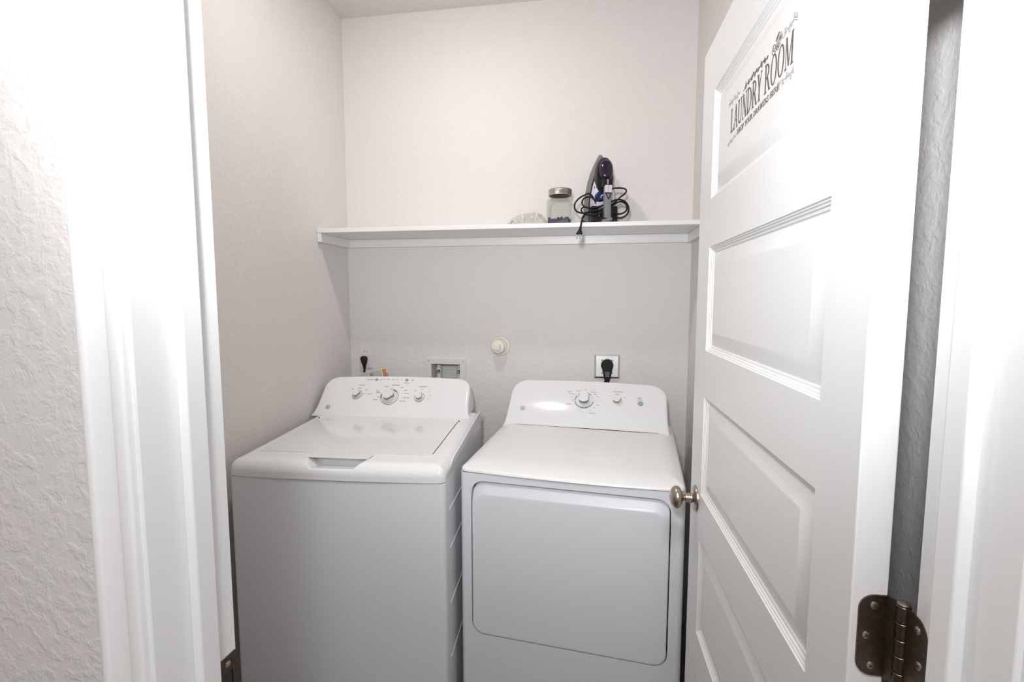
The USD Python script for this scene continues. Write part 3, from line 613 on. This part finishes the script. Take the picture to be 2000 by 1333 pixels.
xs_ = np.linspace(0.06, 0.625, 60); part('console_gap', tube([crease(x) for x in xs_], np.array([0.0005 + 0.0013 * math.exp(-((x - 0.43) / 0.13) ** 2) for x in xs_]), 8), m_gap, dry)  # thin dark tube painting the shade in the crease under the console
dial(cd, dry, 0.331, 1.0345, 0.0385, 0.0225, 0.026, 0, m_skirt)
dial(cd, dry, 0.464, 1.0385, 0.0225, 0.0165, 0.020, -25, m_chrome, skirt=False)
part('dial_marks', cd.at(dashes(0.0375, 190, 352, 11, 0.0032, 0.72), 0.331, cd.s_of(1.0345)), m_print, dry, smooth=False)
part('dial_marks', cd.at(dashes(0.0375, 150, 185, 2, 0.0032, 0.8), 0.331, cd.s_of(1.0345)), m_teal, dry, smooth=False)
part('dial_marks', cd.at(dashes(0.0375, 45, 135, 1, 0.0026, 1.0), 0.331, cd.s_of(1.0345)), m_btn, dry, smooth=False)
label_set(cd, dry, [
    ('Cottons', 0.268, 1.0640, 0.0036, m_teal), ('More Dry', 0.277, 1.0560, 0.0036, m_print), ('Dry', 0.279, 1.0440, 0.0034, m_teal), ('Less', 0.285, 1.0335, 0.0032, m_red), ('Delicates', 0.268, 1.0180, 0.0034, m_red),
    ('Optimum', 0.303, 1.0690, 0.0032, m_print), ('Off', 0.334, 1.0745, 0.003, m_print), ('Sensor Dry', 0.362, 1.0760, 0.0032, m_btn), ('Easy Care', 0.366, 1.0665, 0.0034, m_print), ('Damp', 0.376, 1.0575, 0.0032, m_print), ('Fluff', 0.385, 1.0495, 0.003, m_btn),
    ('80', 0.378, 1.033, 0.003, m_btn), ('Bulky', 0.387, 1.0195, 0.0032, m_print), ('70', 0.374, 1.010, 0.003, m_print), ('60', 0.360, 1.000, 0.003, m_print), ('40', 0.345, 0.994, 0.003, m_print), ('30', 0.328, 0.994, 0.003, m_print), ('20', 0.312, 0.9975, 0.003, m_print),
    ('Timed Dry', 0.368, 0.9905, 0.0040, m_print), ('Temperature', 0.464, 1.0725, 0.0048, m_print), ('Medium', 0.463, 1.0625, 0.003, m_print), ('Low', 0.436, 1.056, 0.003, m_print), ('High', 0.494, 1.0535, 0.003, m_print),
    ('Start', 0.553, 1.0525, 0.0050, m_print), ('Press & Hold', 0.553, 1.0455, 0.0026, m_print)])
part('button', cd.at(lathe([(0.0001, 0.003), (0.0098, 0.0028), (0.0108, 0.0016), (0.0108, 0)], 32), 0.556, cd.s_of(1.0325)), m_btn, dry, label='round grey start button')
part('emblem', cd.at(extr(emblem(0.0105), 0.0006), 0.078, cd.s_of(0.9945), 0.0002), m_btn, dry, smooth=False, label='small round grey monogram emblem')

# ---------------------------------------------------------------- things on the back wall
# duplex outlet on the left
out = thing('wall_outlet', 'white duplex outlet plate low on the back wall above the washer', 'electrical outlet', loc=(-1.0663, YB, 1.169))
part('cover_plate', rbox(-0.032, 0.032, -0.006, 0.0, -0.0545, 0.0545, 0.0025), m_white, out)
for sz in (0.0235, -0.0235):
    rcp = part('receptacle', vert(sbox(-0.009, sz - 0.006, 0.009, sz + 0.006).buffer(0.008), -0.0072, -0.004), m_white, out)
    part('slot', cat(box(-0.0072, -0.0050, -0.0075, -0.007, sz - 0.001, sz + 0.008), box(0.0050, 0.0072, -0.0075, -0.007, sz - 0.001, sz + 0.007)), m_gap, rcp, smooth=False)
part('screw', lathe([(0.0001, 0.0012), (0.003, 0.0008), (0.0034, 0)], 16, 'y', (0, -0.006, 0)), m_white, out)
cord = thing('washer_power_cord', 'black power plug and cord in the white duplex outlet', 'power cord', loc=(-1.0663, YB, 1.1455))
pr = lambda w, d, y, z: [(w * math.cos(a), y + d * math.sin(a) * 0 - d, z) for a in (0,)]
def plug_ring(cx_, cy, cz, rx, ry, tilt=0.0):
    return [(cx_ + rx * math.cos(a), cy + ry * math.sin(a), cz + tilt * math.sin(a)) for a in np.arange(16) * math.pi / 8]
part('plug', loft([plug_ring(-0.003, -0.020, 0.030, 0.003, 0.004), plug_ring(-0.003, -0.020, 0.029, 0.011, 0.009), plug_ring(-0.002, -0.020, 0.022, 0.0172, 0.0125), plug_ring(-0.002, -0.021, 0.014, 0.0175, 0.0130), plug_ring(-0.001, -0.022, 0.000, 0.0135, 0.0115),
                   plug_ring(0, -0.023, -0.012, 0.0095, 0.009), plug_ring(0.001, -0.024, -0.024, 0.0062, 0.006), plug_ring(0.001, -0.024, -0.03, 0.005, 0.005)]), m_black, cord, smooth=50)
part('cord', tube(spline([(0.001, -0.024, -0.028), (0.0015, -0.026, -0.06), (0.004, -0.03, -0.10), (0.02, -0.04, -0.20), (0.05, -0.05, -0.40), (0.10, -0.05, -0.60)], 8), 0.0048, 10), m_black, cord, smooth=60)
# washer water box
wb_ = thing('washer_supply_box', 'white recessed washer water supply box with two valves in the back wall', 'water supply box', loc=(-0.6640, YB, 1.0700))
fr = sbox(-0.0965, -0.10, 0.0985, 0.0985).difference(sbox(-0.070, -0.075, 0.0705, 0.0725))
part('frame', vert(fr, -0.006, 0.0), m_boxgrey, wb_, smooth=False)
part('recess', cat(box(-0.0865, 0.0865, 0.080, 0.0835, -0.079, 0.080), box(-0.0870, -0.070, 0.0005, 0.080, -0.079, 0.080), box(0.0705, 0.0865, 0.0005, 0.080, -0.079, 0.080), box(-0.0865, 0.0865, 0.0005, 0.080, 0.0725, 0.080), box(-0.0865, 0.0865, 0.0005, 0.080, -0.079, -0.075)), m_boxgrey, wb_, smooth=False)
part('recess_rib', cat(*[box(-0.028, 0.030, 0.076, 0.081, z, z + 0.003) for z in (0.030, 0.012, -0.006, -0.024, -0.042)]), m_boxgrey, wb_, smooth=False)
for sx, sz in ((-0.084, 0.0865), (0.086, 0.0855), (-0.084, -0.088), (0.086, -0.088)): part('screw', lathe([(0.0001, 0.0012), (0.0022, 0.001), (0.0026, 0)], 14, 'y', (sx, -0.006, sz)), m_btn, wb_)
for vx, mt in ((-0.046, m_chrome), (0.055, m_white)):
    v_ = part('valve', cat(lathe([(0.0001, 0.064), (0.009, 0.064), (0.010, 0.060), (0.0085, 0.052), (0.012, 0.048), (0.0135, 0.040), (0.0135, 0.030), (0.0115, 0.024), (0.0115, 0.004), (0.0155, 0.000), (0.0155, -0.016), (0.009, -0.020), (0.009, -0.055)], 20, at=(vx, 0.040, 0))), m_white if vx < 0 else m_boxgrey, wb_)
    part('valve_handle', lathe([(0.0001, 0.014), (0.006, 0.014), (0.0085, 0.010), (0.0085, 0.0)], 16, 'y', (vx + 0.002, 0.028, 0.033)), m_chrome, v_)
    part('hose_nut', lathe([(0.0165, 0.001), (0.0165, -0.015), (0.012, -0.018)], 6, at=(vx, 0.040, 0)), m_chrome if vx < 0 else m_copper, v_)
    part('hose', tube(spline([(vx, 0.040, -0.016), (vx, 0.030, -0.05), (vx + 0.004, -0.02, -0.11), (vx + 0.006, -0.07, -0.22), (vx + 0.01, -0.08, -0.45)], 8), 0.0085, 10), m_grey, v_, smooth=60)
# capped pipe stub
cap = thing('pipe_cap', 'round cream pipe cap with a square plug on the back wall between the machines', 'pipe cap', loc=(-0.3986, YB, 1.2334))
part('escutcheon', lathe([(0.0001, 0.006), (0.030, 0.006), (0.034, 0.0095), (0.0415, 0.009), (0.0462, 0.0055), (0.0478, 0)], 48, 'y'), m_cream, cap, smooth=40)
pc = part('plug', lathe([(0.0001, 0.038), (0.0255, 0.038), (0.0290, 0.0365), (0.0305, 0.033), (0.0305, 0.024), (0.0325, 0.0232), (0.0325, 0.018), (0.0305, 0.017), (0.0305, 0.005)], 44, 'y', (-0.007, 0, -0.002)), m_cream, cap, smooth=30)
sq = rbox(-0.0145, 0.0145, -0.054, -0.036, -0.0145, 0.0145, 0.003); sq.apply_transform(trimesh.transformations.rotation_matrix(math.radians(8), [0, 1, 0])); sq.apply_translation((-0.009, 0, -0.001))
part('square_head', sq, m_white, pc)
# dryer outlet
do = thing('dryer_outlet', 'square stainless steel dryer outlet plate on the back wall', 'electrical outlet', loc=(0.0911, YB, 1.1478))
pl = [[(-0.0575 * 1, 0, -0.0555), (0.0575, 0, -0.0555), (0.0575, 0, 0.0555), (-0.0575, 0, 0.0555)], [(-0.0565, -0.0035, -0.0545), (0.0565, -0.0035, -0.0545), (0.0565, -0.0035, 0.0545), (-0.0565, -0.0035, 0.0545)], [(-0.0485, -0.0085, -0.0465), (0.0485, -0.0085, -0.0465), (0.0485, -0.0085, 0.0465), (-0.0485, -0.0085, 0.0465)]]
part('cover_plate', loft(pl), m_steel, do, smooth=False)
for sx in (-0.023, 0.023):
    for sz in (0.028, -0.030): part('screw', lathe([(0.0001, 0.0014), (0.0034, 0.001), (0.004, 0)], 16, 'y', (sx, -0.0085, sz)), m_btn, do)
part('socket_face', lathe([(0.0001, 0.0025), (0.0265, 0.0025), (0.0275, 0)], 36, 'y', (0, -0.0085, 0.006)), m_blackgloss, do)
dc = thing('dryer_power_cord', 'thick black round dryer plug and cord in the steel outlet', 'power cord', loc=(0.0915, YB - 0.0112, 1.1530))
def ov(cz, w, y0, y1, dz): return [(w * math.cos(a), (y0 + y1) / 2 + (y1 - y0) / 2 * math.sin(a), cz) for a in np.arange(20) * math.pi / 10]
face = unary_union([Point(0, 0.004).buffer(0.0262, 20), Polygon([(-0.0235, -0.008), (0.0235, -0.008), (0.0185, -0.034), (0.0135, -0.060), (-0.0135, -0.060), (-0.0185, -0.034)])]).buffer(-0.004).buffer(0.004)
fm = cat(vert(face, -0.022, 0.0), vert(face.buffer(-0.0025), -0.0265, -0.022), vert(face.buffer(-0.006), -0.029, -0.0265))
pg = part('plug', fm, m_black, dc, smooth=30)
part('grip_tab', vert(sbox(-0.010, -0.022, 0.010, 0.014).buffer(0.002).difference(sbox(-0.0065, -0.012, 0.0065, 0.010)), -0.034, -0.0285), m_blackgloss, pg, smooth=False)
part('grip_rib', cat(*[vert(sbox(-w, z, w, z + 0.003).buffer(0.0008), -0.032, -0.0285) for w, z in ((0.009, -0.029), (0.009, -0.037), (0.008, -0.045))]), m_grey2, pg, smooth=False)
part('cord', tube(spline([(0, -0.015, -0.050), (0, -0.016, -0.09), (0.006, -0.02, -0.16), (0.02, -0.03, -0.32), (0.05, -0.03, -0.6)], 8), 0.0115, 12), m_black, dc, smooth=60)
# paper packet behind the washer console
pk = thing('paper_packet', 'folded clear paper packet with an orange end behind the washer console', 'packet', loc=(-0.924, 2.0215, 1.031), rotz=3)
a_ = math.radians(12.5)
def tilt(m): m.apply_transform(trimesh.transformations.rotation_matrix(-a_, [0, 1, 0])); return m
part('sleeve', tilt(box(-0.062, 0.046, -0.002, 0.002, 0.0, 0.1015)), m_bag if False else m_clear, pk, smooth=False)
part('fold', tilt(tube([(-0.064, 0, 0.1015), (0.060, 0, 0.1015)], 0.0016, 8)), m_paper, pk)
part('booklet', tilt(box(-0.058, -0.020, -0.0016, 0.0016, 0.0, 0.097)), m_paper, pk, smooth=False)
part('clip', tilt(rbox(-0.014, -0.001, -0.004, 0.004, 0.0, 0.0925, 0.001)), m_brass, pk)
part('end_band', tilt(rbox(0.046, 0.0605, -0.0035, 0.0035, 0.0, 0.1005, 0.001)), m_orange, pk, label='orange printed end')
part('end_edge', tilt(rbox(0.041, 0.0462, -0.003, 0.003, 0.0, 0.1000, 0.001)), m_paper, pk)

# ---------------------------------------------------------------- on the shelf
jar = thing('glass_jar', 'square glass jar with a steel screw lid and navy beads on the shelf', 'jar', loc=(-0.1178, 2.055, SZ1), rotz=-5)
def sqring(hw, r, z, n=8):
    p = sbox(-hw + r, -hw + r, hw - r, hw - r).buffer(r, quad_segs=n); c = np.array(p.exterior.coords)[:-1]
    return [(x, y, z) for x, y in c]
def circ_like(R, z, hw, r, n=8):
    c = np.array(sqring(hw, r, 0, n))[:, :2]; a = np.arctan2(c[:, 1], c[:, 0]); return [(R * math.cos(t), R * math.sin(t), z) for t in a]
H0 = 0.052
outer = [sqring(H0 - 0.006, 0.014, 0.0), sqring(H0 - 0.002, 0.016, 0.002), sqring(H0, 0.017, 0.007), sqring(H0, 0.017, 0.098), sqring(H0 - 0.002, 0.019, 0.106), sqring(H0 - 0.007, 0.024, 0.113), circ_like(0.0430, 0.1185, H0, 0.017), circ_like(0.0425, 0.124, H0, 0.017), circ_like(0.0425, 0.148, H0, 0.017)]
inner = [sqring(H0 - 0.008, 0.012, 0.006), sqring(H0 - 0.0045, 0.014, 0.010), sqring(H0 - 0.0042, 0.014, 0.097), sqring(H0 - 0.007, 0.017, 0.105), sqring(H0 - 0.012, 0.02, 0.111), circ_like(0.0385, 0.117, H0, 0.017), circ_like(0.0385, 0.148, H0, 0.017)]
gl = cat(loft(outer, cap=False), loft(inner[::-1], cap=False))
def capf(ring, up):
    k = len(ring); v = np.vstack([ring, np.mean(ring, 0)]); f = [[k, j, (j + 1) % k] if up else [k, (j + 1) % k, j] for j in range(k)]; return trimesh.Trimesh(v, f, process=False)
gl = cat(gl, capf(outer[0], False), capf(inner[0], True))
part('glass', gl, m_glass, jar, smooth=40)
prf = [(0.0001, 0.1515), (0.036, 0.1515), (0.040, 0.1528), (0.0455, 0.1525), (0.0478, 0.1505), (0.0484, 0.147)]
for k in range(5): prf += [(0.0484, 0.1455 - 0.0036 * k), (0.0476, 0.1437 - 0.0036 * k)]
prf += [(0.0484, 0.1275), (0.0480, 0.1262), (0.044, 0.1262)]
part('lid', lathe(prf, 60), plain('zinc_lid', (0.48, 0.45, 0.42), 0.38, metal=1.0), jar, smooth=25)
rs = random.Random(11); beads = []
ico = trimesh.creation.icosphere(1, 1.0)
for k in range(240):
    b = ico.copy(); s = rs.uniform(0.0042, 0.006); b.apply_scale((s, s * rs.uniform(.8, 1), s * rs.uniform(.75, 1)))
    b.apply_translation((rs.uniform(-.041, .041), rs.uniform(-.041, .041), 0.012 + rs.uniform(0, 0.021))); beads.append(b)
part('beads', cat(rbox(-0.0445, 0.0445, -0.0445, 0.0445, 0.0075, 0.029, 0.006), *beads), m_beads, jar, smooth=True, kind='stuff', label='navy blue beads in the bottom of the jar')

# crumpled clear plastic bag
bag = thing('plastic_bag', 'crumpled clear plastic bag lying left of the glass jar on the shelf', 'plastic bag', loc=(-0.262, 2.100, SZ1))
nx, ny = 60, 26; U, V_ = np.meshgrid(np.linspace(-1, 1, nx), np.linspace(-1, 1, ny), indexing='ij')
env = np.clip(1 - np.abs(U) ** 3, 0, 1) ** 0.6 * np.clip(1 - np.abs(V_) ** 3, 0, 1) ** 0.6
P3 = np.stack([U * 5, V_ * 3.5, 0 * U + 3.3], -1)
rid = np.abs(meshkit.fbm(P3, 4, 5) - 0.5) * 2
hgt = env * (0.052 + 0.034 * (U * 0.5 + 0.5) - 0.085 * rid)
v = np.stack([U * 0.092 + 0.010 * (meshkit.fbm(P3 + 9, 2, 8) - 0.5), V_ * 0.062, np.maximum(hgt, 0.0008)], -1).reshape(-1, 3); f = []
for i in range(nx - 1):
    for j in range(ny - 1): a = i * ny + j; f += [[a, a + ny, a + ny + 1], [a, a + ny + 1, a + 1]]
part('film', trimesh.Trimesh(v, f, process=False), m_bag, bag, smooth=25)
part('tie', tube(spline([(-0.068, -0.060, 0.003), (-0.060, -0.061, 0.018), (-0.052, -0.058, 0.027), (-0.046, -0.05, 0.012)], 6), 0.0014, 6), m_grey, bag)

# ---------------------------------------------------------------- steam iron standing on its heel (local -y is the handle side)
iron = thing('steam_iron', 'grey and purple steam iron standing upright on the shelf, wrapped in its black cord', 'iron', loc=(0.0565, 2.085, SZ1), rotz=13.0)
HT = [(0.000, 0.058), (0.03, 0.0630), (0.07, 0.0655), (0.11, 0.0640), (0.15, 0.0590), (0.19, 0.0510), (0.225, 0.0405), (0.255, 0.0285), (0.28, 0.0165), (0.297, 0.0080), (0.303, 0.0035)]
def tear(sc_w, z0, z1, y, n=28, x0=0.0):
    zz = np.array([h[0] for h in HT]) / 0.303; ww = np.array([h[1] for h in HT])
    t = np.linspace(0, 1, n); w = np.interp(t, zz, ww)
    w = np.array([np.interp(q, zz, ww) for q in t]) * sc_w; z = z0 + t * (z1 - z0)
    return [(x0 + a, y, b) for a, b in zip(w, z)] + [(x0 - a, y, b) for a, b in zip(w[::-1], z[::-1])]
part('soleplate', loft([tear(1.0, 0.004, 0.308, 0.062), tear(1.0, 0.004, 0.309, 0.054), tear(0.985, 0.005, 0.306, 0.052)]), m_sole, iron, smooth=30, label='grey metal soleplate facing the wall')
part('skirt', loft([tear(0.985, 0.004, 0.307, 0.052), tear(0.97, 0.003, 0.303, 0.036), tear(0.93, 0.003, 0.289, 0.018), tear(0.86, 0.003, 0.275, 0.008)]), m_grey, iron, smooth=35)
part('rim', loft([tear(0.885, 0.002, 0.279, 0.010), tear(0.87, 0.002, 0.275, 0.002), tear(0.82, 0.003, 0.265, -0.002)]), m_blackgloss, iron, smooth=35)
part('body', loft([tear(0.83, 0.01, 0.264, 0.0), tear(0.80, 0.012, 0.256, -0.010), tear(0.72, 0.02, 0.244, -0.020), tear(0.58, 0.03, 0.228, -0.028), tear(0.4, 0.04, 0.20, -0.032)]), m_lav, iron, smooth=40, label='pearly lavender body shell')
def oval(cx_, cz, rx, rz, y, n=28, p=2.3):
    a = np.arange(n) * 2 * math.pi / n; c, s = np.cos(a), np.sin(a)
    return [(cx_ + rx * np.sign(u) * abs(u) ** (2 / p), y, cz + rz * np.sign(w) * abs(w) ** (2 / p)) for u, w in zip(c, s)]
part('tank_collar', loft([oval(0.000, 0.196, 0.037, 0.085, -0.005), oval(0.000, 0.196, 0.036, 0.080, -0.026), oval(0.0, 0.198, 0.032, 0.072, -0.036)]), m_blackgloss, iron, smooth=40)
part('water_tank', loft([oval(0.002, 0.222, 0.030, 0.048, -0.020), oval(0.002, 0.220, 0.0285, 0.045, -0.042), oval(0.002, 0.216, 0.023, 0.036, -0.054), oval(0.002, 0.212, 0.012, 0.018, -0.058)]), m_tank, iron, smooth=40, label='dark purple translucent water tank')
part('spray_head', cat(rbox(-0.020, 0.021, -0.075, -0.018, 0.150, 0.180, 0.004)), m_blackgloss, iron)
part('nozzle', cat(rbox(-0.0035, 0.0045, -0.079, -0.070, 0.156, 0.178, 0.0018)), m_chrome, iron)
hd = part('handle', loft([[(x, y, z) for x, y in ((-0.0155, -0.072), (-0.013, -0.086), (-0.006, -0.091), (0.006, -0.091), (0.013, -0.086), (0.0155, -0.072), (0.013, -0.062), (-0.013, -0.062))] for z in (0.024, 0.05, 0.10, 0.125, 0.150)]), m_grey2, iron, smooth=35, label='grey handle bar')
part('steam_button', rbox(-0.0135, -0.0004, -0.094, -0.078, 0.122, 0.152, 0.002), m_lav, hd)
part('steam_button', rbox(0.0004, 0.0135, -0.094, -0.078, 0.122, 0.152, 0.002), m_lav, hd)
part('button_trim', place(extr(Polygon([(-0.0145, 0.122), (0.0145, 0.122), (0.0, 0.094)]).difference(Polygon([(-0.0085, 0.118), (0.0085, 0.118), (0.0, 0.102)])), 0.0012), (0, -0.0905, 0), (1, 0, 0), (0, 0, 1), (0, -1, 0)), m_tank, hd, smooth=False)
part('heel', cat(rbox(-0.054, 0.056, -0.032, 0.045, 0.0, 0.082, 0.006), rbox(-0.030, 0.032, -0.088, -0.02, 0.0, 0.026, 0.005), rbox(-0.020, 0.022, -0.078, -0.03, 0.016, 0.05, 0.004)), m_blackgloss, iron)
part('cord_guide', cat(tube([(-0.012, -0.090, 0.012), (0.014, -0.092, 0.020)], 0.0075, 12), lathe([(0.0001, 0.006), (0.008, 0.005), (0.009, 0)], 20, 'y', (-0.016, -0.088, 0.010))), m_grey2, iron)
part('dial', lathe([(0.0001, 0.016), (0.017, 0.016), (0.0205, 0.013), (0.0215, 0.006), (0.0215, 0)], 36, 'y', (-0.018, -0.022, 0.118)), m_blue, iron, label='blue temperature dial')
part('dial_mark', lathe([(0.0055, 0), (0.0055, 0.0008), (0.009, 0.0008), (0.009, 0)], 24, 'y', (-0.010, -0.038, 0.116)), m_white, iron)
part('side_button', lathe([(0.0001, 0.003), (0.005, 0.003), (0.006, 0)], 20, 'y', (-0.034, -0.017, 0.156)), m_blackgloss, iron)
# cord: loops round the handle, then down over the shelf edge to the plug; world x, depth, z then into the iron's frame
loops = [(0.075, 2.075, 1.77), (0.05, 2.06, 1.80), (0.010, 2.045, 1.875), (-0.022, 2.04, 1.872), (-0.045, 2.03, 1.855), (-0.057, 2.03, 1.835), (-0.052, 2.03, 1.812), (-0.028, 2.035, 1.802), (0.01, 2.035, 1.806), (0.06, 2.04, 1.818), (0.098, 2.045, 1.838), (0.125, 2.045, 1.862), (0.147, 2.045, 1.880), (0.145, 2.045, 1.894), (0.118, 2.045, 1.899), (0.085, 2.04, 1.892),
         (0.04, 2.035, 1.85), (0.005, 2.035, 1.866), (-0.020, 2.045, 1.862), (-0.027, 2.045, 1.842), (-0.010, 2.04, 1.825), (0.03, 2.03, 1.822), (0.075, 2.035, 1.838), (0.112, 2.04, 1.852), (0.143, 2.045, 1.846), (0.160, 2.05, 1.822), (0.154, 2.05, 1.795), (0.130, 2.05, 1.781), (0.10, 2.045, 1.786), (0.06, 2.035, 1.802),
         (0.02, 2.035, 1.815), (-0.014, 2.04, 1.826), (-0.030, 2.045, 1.820), (-0.022, 2.045, 1.803), (0.01, 2.035, 1.792), (0.05, 2.03, 1.80), (0.09, 2.035, 1.826), (0.125, 2.045, 1.845), (0.150, 2.05, 1.833), (0.151, 2.05, 1.810), (0.128, 2.05, 1.797), (0.09, 2.04, 1.800),
         (0.045, 2.03, 1.812), (0.01, 2.03, 1.806), (-0.008, 2.02, 1.800), (-0.018, 2.005, 1.788), (-0.024, 1.985, 1.775), (-0.026, 1.955, 1.7595), (-0.0265, 1.938, 1.7555), (-0.0275, 1.929, 1.748), (-0.029, 1.927, 1.736)]
ca_, sa_ = math.cos(math.radians(-13)), math.sin(math.radians(-13))
def to_iron(p):
    x, y, z = p[0] - 0.0565, p[1] - 2.085, p[2] - SZ1; return (ca_ * x - sa_ * y, sa_ * x + ca_ * y, z)
ic = part('cord', tube(spline([to_iron(p) for p in loops], 8), 0.0033, 8), m_black, iron, smooth=60, label='black power cord coiled round the handle')
loop2 = [(-0.012, 2.03, 1.80), (-0.024, 2.02, 1.775), (-0.014, 2.015, 1.760), (0.012, 2.01, 1.7545), (0.035, 2.005, 1.756), (0.055, 2.00, 1.765)]
part('cord', tube(spline([to_iron(p) for p in loop2], 8), 0.0033, 8), m_black, iron, smooth=60)
def ringw(cx_, cy, cz, rx, ry): return [to_iron((cx_ + rx * math.cos(a), cy + ry * math.sin(a), cz)) for a in np.arange(14) * math.pi / 7]
ip = part('plug', loft([ringw(-0.0288, 1.927, 1.738, 0.0034, 0.0034), ringw(-0.0302, 1.926, 1.730, 0.0046, 0.0042), ringw(-0.0325, 1.9245, 1.718, 0.0062, 0.005), ringw(-0.034, 1.924, 1.711, 0.0095, 0.0062), ringw(-0.0352, 1.924, 1.704, 0.0125, 0.0068), ringw(-0.0358, 1.924, 1.7015, 0.0125, 0.0068)]), m_black, iron, smooth=40)
for dx in (-0.0075, 0.0045): part('prong', place(box(-0.0028, 0.0028, -0.0008, 0.0008, -0.018, 0.001), to_iron((-0.0358 + dx, 1.924, 1.7015)), (1, 0, 0), (0, 1, 0), (0, 0, 1)), m_chrome, ip, smooth=False)

# ---------------------------------------------------------------- ceiling lamp of the nook, and the added hallway fill
def lamp(name, label, at, r, glow_mat):
    t = thing(name, label, 'ceiling light', loc=(at[0], at[1], ZC))
    part('base', lathe([(0.0001, 0), (r * 1.06, 0), (r * 1.06, -0.018), (r, -0.022), (r * 0.97, -0.022)], 48), m_white, t)
    part('diffuser', lathe([(r * 0.97, -0.020)] + [(r * 0.97 * math.cos(q), -0.020 - 0.3 * r * math.sin(q)) for q in np.linspace(0.15, 1.5, 7)] + [(0.0001, -0.020 - 0.3 * r)], 40), glow_mat, t, smooth=True)
lamp('ceiling_lamp', 'round flush ceiling lamp with a frosted dome inside the laundry nook', ROOM_LAMP_AT, ROOM_LAMP_R, m_glow_room)
lamp('hall_fill', 'larger round ceiling lamp added unseen in the hallway as fill light', HALL_FILL_AT, HALL_FILL_R, m_fill_hall)
